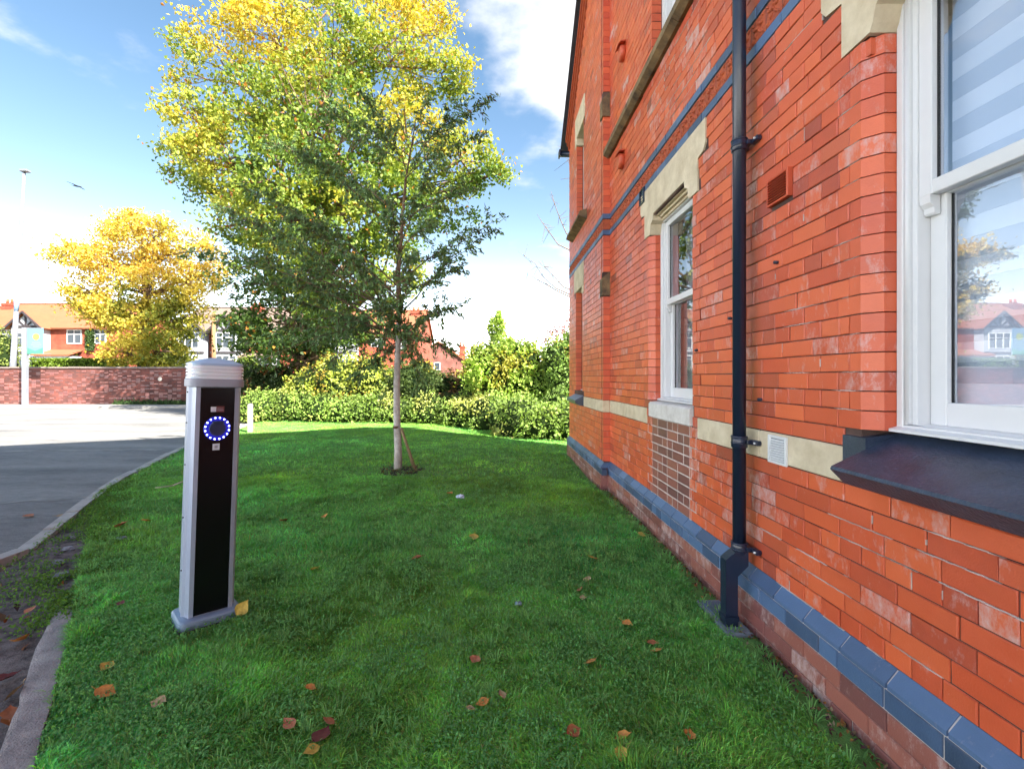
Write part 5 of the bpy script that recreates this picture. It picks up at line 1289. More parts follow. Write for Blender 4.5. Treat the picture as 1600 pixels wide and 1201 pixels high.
leafy('corner_shrub', 'dense green shrub against the far corner of the building', 'shrub', [(at(872, 570, 13.8), (.55, .6, .75)), (at(890, 600, 13.6), (.6, .6, .8)), (at(905, 560, 13.9), (.6, .6, .9)), (at(872, 630, 13.2), (.45, .5, .45))], .095, (.17, .27, .06), 7000, seed=95, patch=(.75, (.40, .30, .05)))
leafy('red_leaved_tree', 'thin reddish purple leaved tree top behind the corner shrub', 'tree', [(at(880, 540, 20), (1.0, .8, .9)), (at(905, 525, 20), (.9, .7, 1.1)), (at(862, 530, 20), (.4, .4, .4))], .10, (.22, .07, .06), 1900, core=False, seed=98)
leafy('bright_yellow_bush', 'bright yellow bush in front of the distant gable house, just right of the young tree', 'shrub', [(at(660, 582, 38), (.95, .8, 1.0)), (at(640, 590, 38), (.9, .7, .6))], .16, (.50, .40, .05), 2400, seed=101)
leafy('far_yellow_hedge', 'yellow green hedge top below the distant gable house wall', 'hedge', [(at(700, 596, 36), (1.1, .7, .55)), (at(722, 592, 36), (.9, .7, .7))], .15, (.38, .36, .06), 2400, seed=103)
# bare twigs reaching out from behind the building
bt = empty('bare_tree', (3.4, 13, 0), 'bare twigs of a leafless tree poking out from behind the building', 'tree'); m_ = MB()
m_.tube([(3.4, 13, -.1), (3.3, 13, 2.5), (3.2, 13, 4.5), (3.3, 13, 6)], [.14, .11, .08, .03], 8)
for (px, py, sz, mid) in [(815, 396, 3.0, (868, 450)), (838, 335, 4.2, (872, 382)), (860, 300, 4.6, (885, 365)), (823, 425, 2.9, (872, 455)), (885, 225, 5.0, (900, 300)), (842, 408, 3.2, (880, 448))]:
    tip = P(px, py, 13); md = P(mid[0], mid[1], 13); cv = [Vector((3.3, 13, sz))] + [Vector((3.3, 13, sz)).lerp(md, .5) + Vector((0, .1, .12)), md] + [md.lerp(tip, q) + Vector(rng.normal(size=3)) * .04 for q in (.35, .7, 1)]
    m_.tube(cv, [.03, .022, .014, .011, .008, .004], 5, cap=False)
    for _ in range(9):
        q = rng.uniform(.1, 1); p0 = md.lerp(tip, q); d = Vector(rng.normal(size=3)) * .16; m_.tube([p0, p0 + d], [.007, .004], 4, cap=False)
m_.build('branches', M['bark'], bt)
#PART5
# ------------------------------------------------------------------ brick garden wall, post, pole, sign
M['garden_brick'] = brick_tex('old_garden_brick', (.17, .045, .034), (.09, .032, .030), (.09, .055, .05), bw=.23, bh=.082)
M['coping'] = mat('grey_coping', (.20, .17, .16), .9, .2, noise=6, color2=(.17, .13, .12))
gw = empty('garden_wall', (-16, 24.45, 0), 'old weathered red brick garden wall with stone coping across the far side of the driveway', 'wall')
m_ = MB(); x = -48.0
rows = 22; z = .03
wallm = MB(); wallm.box(-48, -10.6, 24.33, 24.58, -.3, 1.90); wallm.build('brickwork', M['garden_brick'], gw)
# header bricks standing proud of the old face, in the wide part seen left of the charging post
pr = Tinted()
for k in range(420):
    xx = -26.5 + .235 * rng.integers(0, 44); zz = .08 + .082 * rng.integers(0, 21)
    v, f_ = prow(0, 0, .215, 0, .068, dep=.05, b=.008); dpth = rng.uniform(.004, .016)
    pr.add([(xx + a_[1], 24.33 - dpth + a_[0], zz + a_[2]) for a_ in v], f_, (rng.uniform(.0, .8), rng.uniform(.1, .7), 0.0))
tag(pr.build('proud_bricks', M['purple_a'], gw), kind='stuff')
x = -28.0
while x < -10.6:
    L = .60; h = rng.uniform(-.006, .006); MB().bbox(x, x + L - .012, 24.27, 24.64, 1.90 + h, 1.985 + h, .012).build('coping_stone', M['coping'], gw); x += L
MB().box(-48, -28.01, 24.27, 24.64, 1.90, 1.98).build('coping_run', M['coping'], gw)
m_ = MB(); m_.tube([(P(250, 0, 24.3).x, 24.34, P(0, 592, 24.3).z), (P(250, 0, 24.3).x, 24.28, P(0, 592, 24.3).z)], .10, 14); m_.build('wall_disc', M['kerbstone'], gw)
# weeds at the foot of the wall
n = 2600; X = rng.uniform(-19.5, -15.5, n); 
tag(leaves('verge_weeds', np.stack([X, 24.15 + rng.normal(0, .08, n), .05 + np.abs(rng.normal(0, .09, n))], 1), .09, .06, np.array([.05, .10, .03])[None] * rng.uniform(.5, 1.6, (n, 1)), M['leaf'], up=.8), 'straggly weeds at the foot of the garden wall', kind='stuff')

M['pale_metal'] = mat('pale_grey_painted_metal', (.20, .215, .25), .45, .5, noise=1.5, color2=(.15, .165, .20))
# tall leaning lamp column
pl = empty('lamp_column', (*P(17, 0, 26.5).xy, 0), 'tall pale lamp column leaning to the right beyond the garden wall', 'lamp post')
a_, b_ = P(17, 600, 26.5), P(38, 268, 26.5); a_.z = -.1
m_ = MB(); m_.tube([a_, a_.lerp(b_, .2), a_.lerp(b_, .4), a_.lerp(b_, .401), a_.lerp(b_, .7), b_], [.15, .14, .11, .095, .085, .07], 14); m_.build('column', M['pale_metal'], pl)
m_ = MB(); m_.bbox(b_.x - .18, b_.x + .26, 26.35, 26.65, b_.z - .04, b_.z + .09, .03); m_.build('lamp_head', M['pale_metal'], pl)
m_ = MB(); c = a_.lerp(b_, .52); m_.tube([a_.lerp(b_, .40), a_.lerp(b_, .44), a_.lerp(b_, .58), a_.lerp(b_, .66)], [.10, .125, .13, .09], 14); m_.build('shade_tube', mat('blue_grey_shade', (.24, .36, .55), .5), pl)  # added tube: blue shade on the middle of the column, put into its colour
# banner sign on its post by the wall
sp_ = empty('banner_sign', (*P(39, 0, 23.4).xy, 0), 'pale blue banner with yellow emblem on a white post in front of the garden wall', 'sign')
a_ = P(39, 0, 23.4); m_ = MB(); m_.bbox(a_.x - .10, a_.x + .10, 23.32, 23.5, -.1, P(0, 512, 23.4).z, .01); m_.build('post', M['pale_metal'], sp_)
x0, x1 = P(43, 0, 23.4).x, P(84, 0, 23.4).x; z0, z1 = P(0, 553, 23.4).z, P(0, 513, 23.4).z
x1 = P(68, 0, 23.4).x
m_ = MB(); m_.bbox(x0, x1, 23.38, 23.42, z0, z1, .01); m_.build('banner', mat('pale_blue_banner', (.11, .22, .34), .6), sp_)
m_ = MB(); xx = (x0 + x1) / 2 + .05; m_.tube([(xx, 23.385, z1 - .42), (xx, 23.372, z1 - .42)], .17, 20, smooth=False); m_.build('emblem', mat('yellow_emblem', (.28, .32, .06), .6), sp_)
m_ = MB(); 
for k, wd in enumerate((.20, .26, .16)): m_.bbox(xx - wd, xx + wd, 23.374, 23.381, z1 - .72 - k * .10, z1 - .69 - k * .10, .002)
m_.build('emblem_print', mat('banner_print', (.20, .30, .32), .6), sp_)
n = 12; vs = []
for i in range(n + 1): t_ = i / n; xq = x0 + .005 + (x1 - x0 - .01) * t_; vs += [(xq, 23.377, z0 + .005), (xq, 23.377, z0 + .16 + .16 * abs(t_ - .5) * 2)]
MB().add(vs, [(2 * i, 2 * i + 2, 2 * i + 3, 2 * i + 1) for i in range(n)]).build('green_wave', mat('banner_green', (.05, .22, .15), .6), sp_)
m_ = MB(); m_.bbox(x0, P(80, 0, 23.4).x, 23.392, 23.408, z0 - .0, z0 + .02, .004); m_.bbox(x0, x1, 23.39, 23.41, z1 + .002, z1 + .02, .004); m_.build('banner_rail', M['pale_metal'], sp_)
# little white marker post at the lawn corner
x, y = G(391, 674); mp_ = empty('marker_post', (x, y, 0), 'short white marker post where the lawn meets the low hedge', 'post')
m_ = MB(); m_.bbox(x - .055, x + .055, y - .05, y + .05, -.1, .70, .008); m_.prism([(x - .055, .701), (x + .055, .701), (x + .02, .74), (x - .02, .74)], y - .05, y + .05, 1); m_.build('shaft', mat('chalky_white_paint', (.34, .32, .31), .7, noise=14, color2=(.24, .22, .21)), mp_)
# wooden telegraph pole by the houses
x = P(334, 0, 36).x; tpole = empty('telegraph_pole', (x, 36, 0), 'brown wooden telegraph pole in front of the half timbered houses', 'pole')
m_ = MB(); m_.tube([(x, 36, -.1), (x, 36, P(0, 488, 36).z)], [.17, .13], 12); m_.build('pole', mat('brown_pole_wood', (.34, .17, .08), .9, noise=4, color2=(.22, .11, .06)), tpole)
m_ = MB(); m_.bbox(x - .5, x + .5, 35.8, 35.9, P(0, 494, 36).z, P(0, 494, 36).z + .10, .01); m_.build('cross_arm', M['stake'], tpole)

# ------------------------------------------------------------------ houses
def tiles_mat(name, c1, c2):
    m = mat(name, c1, .85, .2); n, l = m.node_tree.nodes, m.node_tree.links; b = n['Principled BSDF']
    t = n.new('ShaderNodeTexCoord'); w = n.new('ShaderNodeTexWave'); w.bands_direction = 'Z'; w.inputs['Scale'].default_value = 2.2; l.new(t.outputs['Object'], w.inputs['Vector'])
    z = n.new('ShaderNodeTexNoise'); z.inputs['Scale'].default_value = 1.5; z.inputs['Detail'].default_value = 7; l.new(t.outputs['Object'], z.inputs['Vector'])
    r = n.new('ShaderNodeMix'); r.data_type = 'RGBA'; l.new(z.outputs['Fac'], r.inputs['Factor']); r.inputs[6].default_value = (*c1, 1); r.inputs[7].default_value = (*c2, 1); l.new(r.outputs[2], b.inputs['Base Color'])
    bp = n.new('ShaderNodeBump'); bp.inputs['Strength'].default_value = .8; bp.inputs['Distance'].default_value = .05; l.new(w.outputs['Fac'], bp.inputs['Height']); l.new(bp.outputs[0], b.inputs['Normal']); return m
M['tile_or'] = tiles_mat('orange_clay_tiles', (.34, .125, .065), (.26, .09, .05))
M['tile_gr'] = tiles_mat('grey_brown_tiles', (.22, .16, .135), (.15, .115, .10))
M['render'] = mat('white_render', (.44, .46, .52), .9, .2, noise=1.5, color2=(.36, .38, .44))
M['timber'] = mat('black_timber', (.035, .028, .035), .8)
M['hwall'] = brick_tex('house_red_brick', (.34, .07, .035), (.28, .055, .03), (.22, .09, .06))
M['hglass'] = mat('house_window_glass', (.05, .065, .085), .35, .25)
def hwindow(par, x0, x1, z0, z1, y, nx=2, trans=True):
    """window proud of a wall facing the camera"""
    w = MB(); t_ = .07
    w.box(x0, x0 + t_, y - .06, y + .02, z0, z1).box(x1 - t_, x1, y - .06, y + .02, z0, z1).box(x0 + t_, x1 - t_, y - .06, y + .02, z0, z0 + t_).box(x0 + t_, x1 - t_, y - .06, y + .02, z1 - t_, z1)
    for i in range(1, nx): xm = x0 + (x1 - x0) * i / nx; w.box(xm - .03, xm + .03, y - .055, y + .02, z0 + t_, z1 - t_)
    if trans:
        zt = z1 - (z1 - z0) * .32
        for i in range(nx): xa = x0 + (x1 - x0) * i / nx + (.031 if i else t_ + .001); xb = x0 + (x1 - x0) * (i + 1) / nx - (.031 if i < nx - 1 else t_ + .001); w.box(xa, xb, y - .052, y + .02, zt - .025, zt + .025)
    o = w.build('window', M['white'], par)
    for i in range(nx):
        xa = x0 + (x1 - x0) * i / nx + .05; xb = x0 + (x1 - x0) * (i + 1) / nx - .05
        p = MB().box(xa, xb, y - .025, y - .015, z0 + .05, z1 - .05).build('pane', M['hglass'], None); p.parent = o
def roof_x(par, x0, x1, yf, yb, ze, zr, m, ov=.35):
    """ridge along x"""
    ym = (yf + yb) / 2; s_ = (zr - ze) / (ym - yf); q0 = (yf - ov, ze - ov * s_)
    MB().prism([q0, (ym, zr), (ym, zr + .14), (q0[0] - .02, q0[1] + .10)], x0, x1, 0).build('roof', m, par)
    MB().prism([(yb + ov, ze - ov * s_), (ym + .001, zr), (ym + .001, zr + .14), (yb + ov, ze - ov * s_ + .10)], x0, x1, 0).build('roof', m, par)
    MB().box(x0, x1, ym - .14, ym + .14, zr + .10, zr + .20).build('ridge_tiles', m, par)
def gablet(par, xc, hwid, zb, zt, yf, depth, m):
    """half timbered gable facing the camera with its own little roof"""
    MB().prism([(xc - hwid, zb), (xc + hwid, zb), (xc, zt)], yf, yf + depth, 1).build('gable', M['render'], par)
    for s_ in (-1, 1):
        MB().prism([(xc + s_ * (hwid + .30), zb - .20), (xc, zt + .02), (xc, zt + .22), (xc + s_ * (hwid + .40), zb - .10)], yf - .30, yf + depth, 1).build('gable_roof', m, par)
        MB().prism([(xc + s_ * (hwid + .34), zb - .30), (xc + s_ * .0, zt - .03), (xc + s_ * .0, zt + .16), (xc + s_ * (hwid + .40), zb - .10)], yf - .38, yf - .302, 1).build('bargeboard', M['timber'], par)
    t = MB(); t.box(xc - hwid - .05, xc + hwid + .05, yf - .07, yf - .005, zb - .02, zb + .16)
    t.box(xc - .07, xc + .07, yf - .06, yf - .004, zb + .17, zt - .25)
    for s_ in (-1, 1):
        t.prism([(xc + s_ * .07, zb + .17), (xc + s_ * .25, zb + .17), (xc + s_ * hwid * .52, zb + (zt - zb) * .42), (xc + s_ * hwid * .42, zb + (zt - zb) * .50)], yf - .055, yf - .003, 1)
        t.prism([(xc + s_ * hwid * .62, zb + .17), (xc + s_ * hwid * .78, zb + .17), (xc + s_ * hwid * .40, zb + (zt - zb) * .55), (xc + s_ * hwid * .30, zb + (zt - zb) * .55)], yf - .050, yf - .002, 1)
    t.build('timbering', M['timber'], par)
def chimney(par, x, y, z0, z1, w=.9, m=None):
    c_o = MB().box(x - w / 2, x + w / 2, y - .4, y + .4, z0, z1).box(x - w / 2 - .06, x + w / 2 + .06, y - .46, y + .46, z1 - .25, z1 - .10).build('chimney', m or M['hwall'], par)
    for dx in (-.22, .22): p = MB().tube([(x + dx, y, z1), (x + dx, y, z1 + .45)], [.13, .10], 10).build('chimney_pot', M['terra'], None); p.parent = c_o
S_ = 43 / FP
def hx(px): return (px - VX) * S_
def hz_(py): return H + (VY - py) * S_
def house(name, label, px0, px1, ridge, eave, gables, wins, roofm, chims, walls_, porch=(), Y=43, dep=9):
    xc = (hx(px0) + hx(px1)) / 2; par = empty(name, (xc, Y, 0), label, 'house')
    ze = hz_(eave); zr = H + (VY - ridge) * (Y + dep / 2) / FP
    MB().box(hx(px0), hx(px1), Y, Y + dep, -.3, ze).build('wall', walls_, par)
    MB().prism([(Y + .05, ze), (Y + dep - .05, ze), (Y + dep / 2, zr - .06)], hx(px0) + .02, hx(px0) + .25, 0).build('gable_end', walls_, par)
    MB().prism([(Y + .05, ze), (Y + dep - .05, ze), (Y + dep / 2, zr - .06)], hx(px1) - .25, hx(px1) - .02, 0).build('gable_end', walls_, par)
    roof_x(par, hx(px0) - .2, hx(px1) + .2, Y, Y + dep, ze, zr, roofm)
    for (gc, ghw, zt) in gables:
        gx_, gw_ = hx(gc), ghw * S_; MB().box(gx_ - gw_, gx_ + gw_, Y - .9, Y - .01, -.3, hz_(eave + 2) - .0).build('bay', M['render'], par)
        gablet(par, gx_, gw_, hz_(eave + 2) + .001, hz_(zt), Y - .92, 4.2, roofm)
        hwindow(par, gx_ - gw_ * .72, gx_ + gw_ * .72, hz_(545), hz_(521), Y - .9, 3)
        MB().box(gx_ - gw_ - .08, gx_ + gw_ + .08, Y - 1.0, Y - .901, hz_(553), hz_(550)).build('bay_rail', M['timber'], par)
        hwindow(par, gx_ - gw_ * .72, gx_ + gw_ * .72, hz_(575), hz_(556), Y - .9, 3)
    for (a, b_, c, d) in wins: hwindow(par, hx(a), hx(b_), hz_(d), hz_(c), Y, 2)
    for (a, c, d) in chims: chimney(par, hx(a), Y + dep / 2 - .9, hz_(d), hz_(c))
    for (a, b_, c, d) in porch:
        MB().prism([(Y - 1.5, hz_(d)), (Y - .01, hz_(c)), (Y - .01, hz_(c) - .12), (Y - 1.5, hz_(d) - .12)], hx(a), hx(b_), 0).build('porch_roof', roofm, par)
        MB().box(hx(a) + .15, hx(b_) - .15, Y - 1.3, Y - .01, -.2, hz_(d) - .12).build('porch', M['render'], par)
        hwindow(par, hx(a) + .4, hx(b_) - .3, hz_(575), hz_(d + 4), Y - 1.3, 3)
    return par
house('semi_detached_house', 'red brick house with orange roof and one half timbered gable, left of the golden tree', -62, 182, 477, 511, [(56, 23, 491), (-30, 23, 491)], [(105, 128, 515, 537), (148, 166, 515, 537), (2, 20, 515, 537)], M['tile_or'], [(81, 464, 492), (-48, 464, 492)], M['hwall'], porch=[(72, 130, 546, 555)])
house('semi_detached_house', 'house with grey roof and two half timbered gables behind the charging post', 268, 462, 483, 517, [(305, 22, 497), (362, 22, 496)], [(398, 418, 522, 540), (436, 452, 522, 540)], M['tile_gr'], [(371, 470, 495)], M['hwall'], porch=[(384, 440, 550, 558)])
house('terraced_house', 'red house with orange roof mostly hidden behind the big tree', 474, 655, 487, 519, [(540, 20, 498)], [(490, 510, 524, 542), (580, 600, 524, 542), (618, 636, 528, 545)], M['tile_or'], [(640, 478, 500), (520, 470, 495)], M['hwall'])
house('terraced_house', 'red house with orange roof beyond the left end of the garden wall', -420, -90, 475, 511, [(-180, 26, 488), (-330, 26, 488)], [(-140, -118, 515, 537), (-260, -230, 515, 537)], M['tile_or'], [(-250, 462, 490)], M['hwall'])
# ivy on the red house
n = 1500; p0 = [hx(143), hx(141)]; X = rng.uniform(hx(138), hx(148), n); Z = rng.uniform(hz_(548), hz_(512), n)
leaves('ivy', np.stack([X + rng.normal(0, .1, n), 42.85 + rng.normal(0, .08, n), Z], 1), .17, .15, np.array([.05, .09, .025])[None] * rng.uniform(.5, 1.5, (n, 1)), M['leaf_dark'], bpy.data.objects['semi_detached_house'])
# distant brick house seen gable on
Yg = 60; gs = Yg / FP
def gx_(px): return (px - VX) * gs
def gz_(py): return H + (VY - py) * gs
gh_ = empty('gable_house', (gx_(690), Yg, 0), 'distant plain brick gable house between the young tree and the green shrub', 'house')
MB().prism([(gx_(656), -.2), (gx_(722), -.2), (gx_(722), gz_(561)), (gx_(685), gz_(535)), (gx_(656), gz_(553))], Yg, Yg + 10, 1).build('wall', brick_tex('pinkish_brick', (.28, .10, .08), (.23, .085, .07), (.22, .13, .11)), gh_)
MB().prism([(gx_(726), gz_(563.5)), (gx_(685), gz_(534.8)), (gx_(685), gz_(532.6)), (gx_(728), gz_(562))], Yg - .25, Yg + 10.2, 1).build('roof', M['tile_or'], gh_)
MB().prism([(gx_(653), gz_(554.5)), (gx_(685), gz_(534.8)), (gx_(685), gz_(532.6)), (gx_(651.5), gz_(553.5))], Yg - .25, Yg + 10.2, 1).build('roof', M['tile_or'], gh_)
chimney(gh_, gx_(718), Yg + 5, gz_(560), gz_(536), .8); hwindow(gh_, gx_(678), gx_(688), gz_(578), gz_(566), Yg, 1, False)
# clipped hedges, shrubs of the front gardens
def box_hedge(name, label, x0, x1, y0, y1, z1, col, n, seed, L=.10):
    root = empty(name, ((x0 + x1) / 2, y0, 0), label, 'hedge'); MB().bbox(x0 + .1, x1 - .1, y0 + .1, y1 - .1, -.2, z1 - .1, .1).build('inner_foliage', M['core'], root)
    f_ = rng.random(n); X = rng.uniform(x0, x1, n); Yv = rng.uniform(y0, y1, n); Z = rng.uniform(0.2, z1, n)
    top = f_ < .5; Z[top] = z1 + rng.normal(0, .03, top.sum()); fr = ~top; Yv[fr] = y0 + rng.normal(0, .04, fr.sum())
    c = np.array(col)[None] * rng.uniform(.6, 1.4, (n, 1)); leaves('foliage', np.stack([X, Yv, Z], 1), L, L * .7, c, M['leaf'], root, up=1.5)
x0, x1 = P(42, 0, 28).x, P(180, 0, 28).x
box_hedge('clipped_hedge', 'clipped bright green hedge above the garden wall behind the banner sign', x0, x1, 28, 29.3, P(0, 561, 28).z, (.17, .26, .03), 7500, 5, .13)
leafy('front_garden_bush', 'pale green bush in front of the house at the left edge behind the lamp column', 'shrub', [(at(2, 560, 33), (1.3, .9, 1.9)), (at(-28, 550, 33), (1.4, .9, 2.2))], .16, (.26, .32, .08), 3600, seed=110)
leafy('porch_bush', 'small green bush behind the wall by the half timbered house', 'shrub', [(at(385, 575, 34), (.9, .8, .9))], .14, (.22, .30, .05), 1500, seed=113)

# parked white car, roof just showing over the wall at the left edge
def car(loc, label):
    root = empty('parked_car', loc, label, 'car'); wht = mat('white_car_paint', (.70, .70, .74), .25, .6); gl = M['hglass']
    def b_(m_, nm, mt, par=root): o = m_.build(nm, mt, par, local=True); return o
    prof = [(-2.2, .30), (2.2, .30), (2.25, .75), (2.0, .98), (1.15, 1.08), (.55, 1.58), (-1.3, 1.62), (-2.0, 1.12), (-2.25, 1.0)]
    b_(MB().prism(prof, -.86, .86, 1), 'body', wht)
    b_(MB().prism([(1.0, 1.10), (.50, 1.52), (-.30, 1.54), (-.30, 1.10)], -.872, .872, 1), 'window', gl); b_(MB().prism([(-.38, 1.10), (-.38, 1.54), (-1.2, 1.54), (-1.75, 1.12)], -.872, .872, 1), 'window', gl)
    for x_ in (-1.4, 1.4):
        for y_ in (-.80, .80):
            w = b_(MB().tube([(x_, y_ - .10, .31), (x_, y_ + .10, .31)], .31, 20), 'wheel', M['rubber']); r_ = MB().tube([(x_, y_ - .11, .31), (x_, y_ + .11, .31)], .19, 14).build('rim', M['silver'], None); r_.parent = w
    for y_ in (-.62, .62): b_(MB().bbox(2.2, 2.27, y_ - .18, y_ + .18, .66, .80, .02), 'headlight', M['glass'])
    return root
car((P(-10, 0, 30).x - .6, 30.5, .48), 'white car parked behind the garden wall at the left edge, only its roof showing')

# the small dark bird
bx = P(120, 291, 19); bird = empty('bird', bx, 'small dark bird gliding in the sky right of the lamp column', 'bird', rot=(0, R(11), 0))
prof = [(-.20, .004), (-.15, .014), (-.08, .026), (.02, .032), (.10, .030), (.155, .024), (.185, .020), (.205, .004)]
MB().tube([(x, 0, .004 * math.sin(x * 9)) for x, r in prof], [r * .9 for x, r in prof], 10).build('body', mat('black_feathers', (.015, .014, .02), .7), bird, local=True)
vs = [(.10, .02, .01), (.06, .22, .018), (-.02, .42, .012), (-.07, .40, .010), (-.04, .2, .014), (-.06, .02, .008)]
wv_ = MB(); wv_.add(vs, [(0, 1, 4, 5), (1, 2, 3, 4)]); wv_.add([(x, -y, z) for x, y, z in vs], [(5, 4, 1, 0), (4, 3, 2, 1)]); wv_.add([(-.18, .01, 0), (-.27, .04, 0), (-.27, -.04, 0), (-.18, -.01, 0)], [(0, 1, 2, 3)])
wv_.build('wing', bpy.data.materials['black_feathers'], bird, local=True)

# ------------------------------------------------------------------ fallen leaves and litter on the lawn
leafm = {}
def fm(key, c):
    if key not in leafm: leafm[key] = mat('fallen_leaf_' + key, c, .6, .3, noise=60, color2=tuple(v * .6 for v in c))
    return leafm[key]
fm('orange', (.72, .30, .07)); fm('brown', (.42, .15, .06)); fm('yellow', (.66, .46, .09)); fm('maroon', (.16, .030, .028)); fm('pink', (.60, .23, .12)); fm('tan', (.50, .34, .17))
def leaf_mesh(seed, size):
    r = random.Random(seed); vs, fs = [], []; n = 8; cu, tw = r.uniform(.2, .9), r.uniform(-.5, .5)
    for i in range(n + 1):
        t_ = i / n; w = .36 * math.sin(math.pi * min(1, t_ * 1.04 + .02) ** .85) * (1 + .10 * r.uniform(-1, 1)) + .005
        for k, q in enumerate((-1, -.5, 0, .5, 1)):
            vs.append((size * (t_ - .5), size * (w * q + tw * .1 * t_), size * (cu * .30 * (q * q) * w * 2 + .22 * cu * (t_ - .5) ** 2 * 2 + .02 * r.uniform(-1, 1))))
    fs = [(i * 5 + k, i * 5 + k + 1, (i + 1) * 5 + k + 1, (i + 1) * 5 + k) for i in range(n) for k in range(4)]
    m_ = MB(); m_.add(vs, fs, True); m_.tube([(-size * .5, 0, size * .1), (-size * .72, size * .03, size * .14)], size * .012, 4); return m_
def fleaf(px, py, key, size, label, tilt=(.2, .2), z=None, yaw=None):
    x, y = G(px, py); o = leaf_mesh(px * 7 + py, size).build('fallen_leaf', leafm[key], None, fix=False)
    o.scale = (1.25, 1.25, 1.25)
    o.location = (x, y, (gh(x, y) + .030 if z is None else z)); o.rotation_euler = (rng.normal(0, tilt[0]), rng.normal(0, tilt[1]), rng.uniform(0, 6.28) if yaw is None else yaw)
    tag(o, label, 'leaf', 'fallen leaves on the lawn')
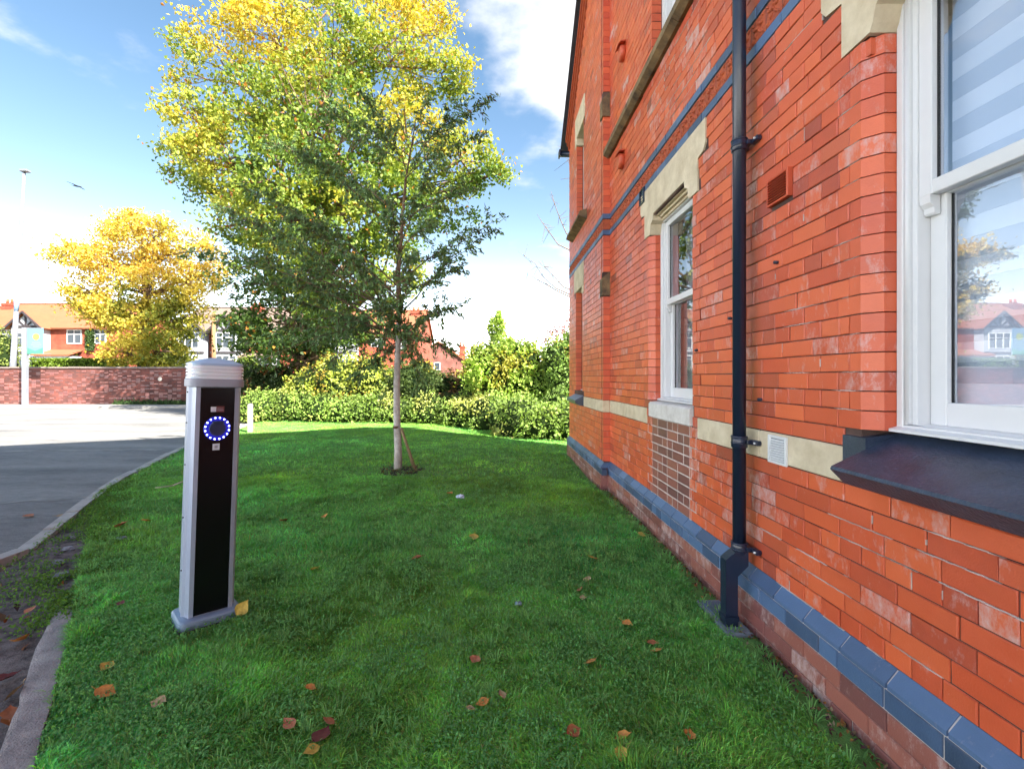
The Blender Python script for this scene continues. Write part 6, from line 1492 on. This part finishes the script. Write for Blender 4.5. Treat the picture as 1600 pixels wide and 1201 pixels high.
for a in [
    (743, 1040, 'pink', .060, 'flat pinkish orange leaf lying alone in the middle of the near lawn', (.1, .1), None, 1.2),
    (508, 810, 'orange', .075, 'orange leaf on the mid lawn to the right of the charging post'),
    (650, 880, 'brown', .075, 'curled rust brown leaf on the lawn below the pale litter scrap'),
    (928, 881, 'orange', .065, 'small orange leaf on the lawn nearest below the far plinth bend'),
    (918, 913, 'tan', .06, 'tan leaf just below the small orange leaf near the building'),
    (906, 930, 'brown', .05, 'small brown leaf immediately under the tan leaf near the building'),
    (911, 943, 'tan', .05, 'pale curled leaf to the right of the blue grey litter scrap'),
    (980, 983, 'orange', .06, 'amber leaf on the lawn left of the drainpipe foot'),
    (1020, 1013, 'brown', .05, 'upper brown leaf of a close pair left of the plinth'),
    (1025, 1025, 'orange', .045, 'lower orange leaf of a close pair left of the plinth'),
    (925, 1043, 'orange', .05, 'small orange leaf alone to the right of the pinkish leaf'),
    (753, 1108, 'orange', .05, 'curled orange leaf straight below the pinkish leaf'),
    (784, 1096, 'tan', .04, 'upright pale leaf beside the curled orange leaf'),
    (975, 1163, 'orange', .055, 'bright orange leaf at the bottom of the lawn, left of two'),
    (1078, 1160, 'orange', .05, 'bright orange leaf at the bottom of the lawn closest to the plinth'),
    (897, 1156, 'brown', .055, 'brown leaf sunk in the grass left of two bright orange leaves'),
    (971, 1193, 'yellow', .05, 'yellow leaf at the bottom edge of the picture'),
    (451, 1142, 'pink', .055, 'pale pink brown leaf left of the dark maroon leaf'),
    (503, 1160, 'maroon', .080, 'large crumpled dark maroon leaf in the near grass'),
    (513, 1138, 'brown', .045, 'small brown leaf touching the top of the dark maroon leaf'),
    (486, 1186, 'yellow', .050, 'yellow leaf just below the dark maroon leaf'),
    (483, 1086, 'orange', .045, 'upright orange leaf above the dark maroon leaf'),
    (168, 1051, 'yellow', .060, 'yellow leaf in the grass right of the concrete edging'),
    (165, 1093, 'orange', .075, 'orange leaf in the grass right of the concrete edging, below the yellow one'),
    (247, 1108, 'tan', .060, 'tan leaf in the near lawn below the charging post'),
    (187, 952, 'maroon', .050, 'small dark leaf left of the foot of the charging post'),
    (740, 846, 'yellow', .090, 'yellow leaf flattened in the grass in the mid lawn'),
    (492, 897, 'yellow', .070, 'yellow leaf right of the middle of the charging post'),
    (442, 816, 'brown', .09, 'dark brown leaf left of the orange leaf near the charging post'),
    (702, 774, 'orange', .08, 'small orange leaf next to the pale litter scrap'),
    (735, 1118, 'tan', .035, 'tiny tan leaf left of the curled orange leaf'),
    (1003, 842, 'yellow', .06, 'yellow leaf near the plinth below the far window'),
    (1032, 855, 'tan', .06, 'tan leaf at the foot of the plinth below the far window'),
    (230, 817, 'orange', .085, 'orange leaf in the grass left of the charging post'),
    (190, 823, 'brown', .10, 'brown crumpled leaf near the lawn edge left of the charging post'),
    (1246, 1050, 'orange', .050, 'orange leaf lodged against the plinth right of the drainpipe', (.3, .3), .03),
    (1153, 963, 'tan', .045, 'pale leaf standing against the foot of the drainpipe', (.6, .6), .04),
    (33, 1003, 'orange', .085, 'large orange leaf on the bare earth left of the concrete edging', (.3, .3), .01),
    (22, 1085, 'tan', .075, 'long tan leaf on the bare earth at the left edge', (.3, .3), .01),
    (12, 1062, 'maroon', .080, 'dark red leaf on the bare earth above the long tan leaf', (.3, .3), .01),
    (48, 955, 'pink', .055, 'small pinkish leaf on the bare earth near the top of the concrete edging', (.3, .3), .01),
    (14, 1118, 'brown', .07, 'brown leaf on the bare earth in the bottom left corner', (.3, .3), .01),
    (100, 802, 'tan', .10, 'tan leaf on the asphalt beside the driveway kerb', (.1, .1), -.02),
    (45, 803, 'brown', .10, 'brown leaf on the asphalt at the left of the picture', (.1, .1), -.02),
]: fleaf(*a)
o = leaf_mesh(3, .10).build('fallen_leaf', leafm['yellow'], None, fix=False); o.location = (-1.475, 2.76, .075); o.rotation_euler = (R(72), R(-52), R(35)); tag(o, 'large yellow leaf leaning against the base of the charging post', 'leaf', 'fallen leaves on the lawn')
def scrap(px, py, r, c, nm, label):
    x, y = G(px, py); n = 10; vs = []
    for (q, z) in ((.9, 0), (1, .35), (.8, .7), (.35, .85)):
        for k in range(n): t_ = 2 * math.pi * k / n; e = q * r * rng.uniform(.65, 1.25); vs.append((x + e * math.cos(t_), y + e * math.sin(t_) * .8, gh(x, y) + .015 + z * r * rng.uniform(.7, 1.2)))
    fs = [(r_ * n + k, r_ * n + (k + 1) % n, (r_ + 1) * n + (k + 1) % n, (r_ + 1) * n + k) for r_ in range(3) for k in range(n)] + [tuple(range(3 * n, 4 * n))]
    tag(MB().add(vs, fs).build(nm, mat(nm + '_surface', c, .6, .4), None), label, 'litter')
scrap(720, 779, .05, (.62, .66, .80), 'crumpled_paper', 'crumpled pale paper scrap on the lawn between the young tree and the building')
scrap(810, 950, .022, (.28, .34, .48), 'crumpled_wrapper', 'small blue grey crumpled wrapper on the near lawn')
# forked twig
x, y = G(270, 762); m_ = MB(); m_.tube([(x, y, .03), (x + .08, y + .12, .07), (x + .10, y + .3, .12)], [.010, .008, .004], 6); m_.tube([(x + .08, y + .12, .07), (x + .18, y + .18, .13)], [.007, .003], 5); m_.tube([(x, y, .03), (x - .14, y - .12, .03)], [.009, .005], 5)
tag(m_.build('fallen_twig', mat('dry_twig', (.42, .34, .27), .9), None), 'pale forked twig in the grass just left of the charging post', 'twig')
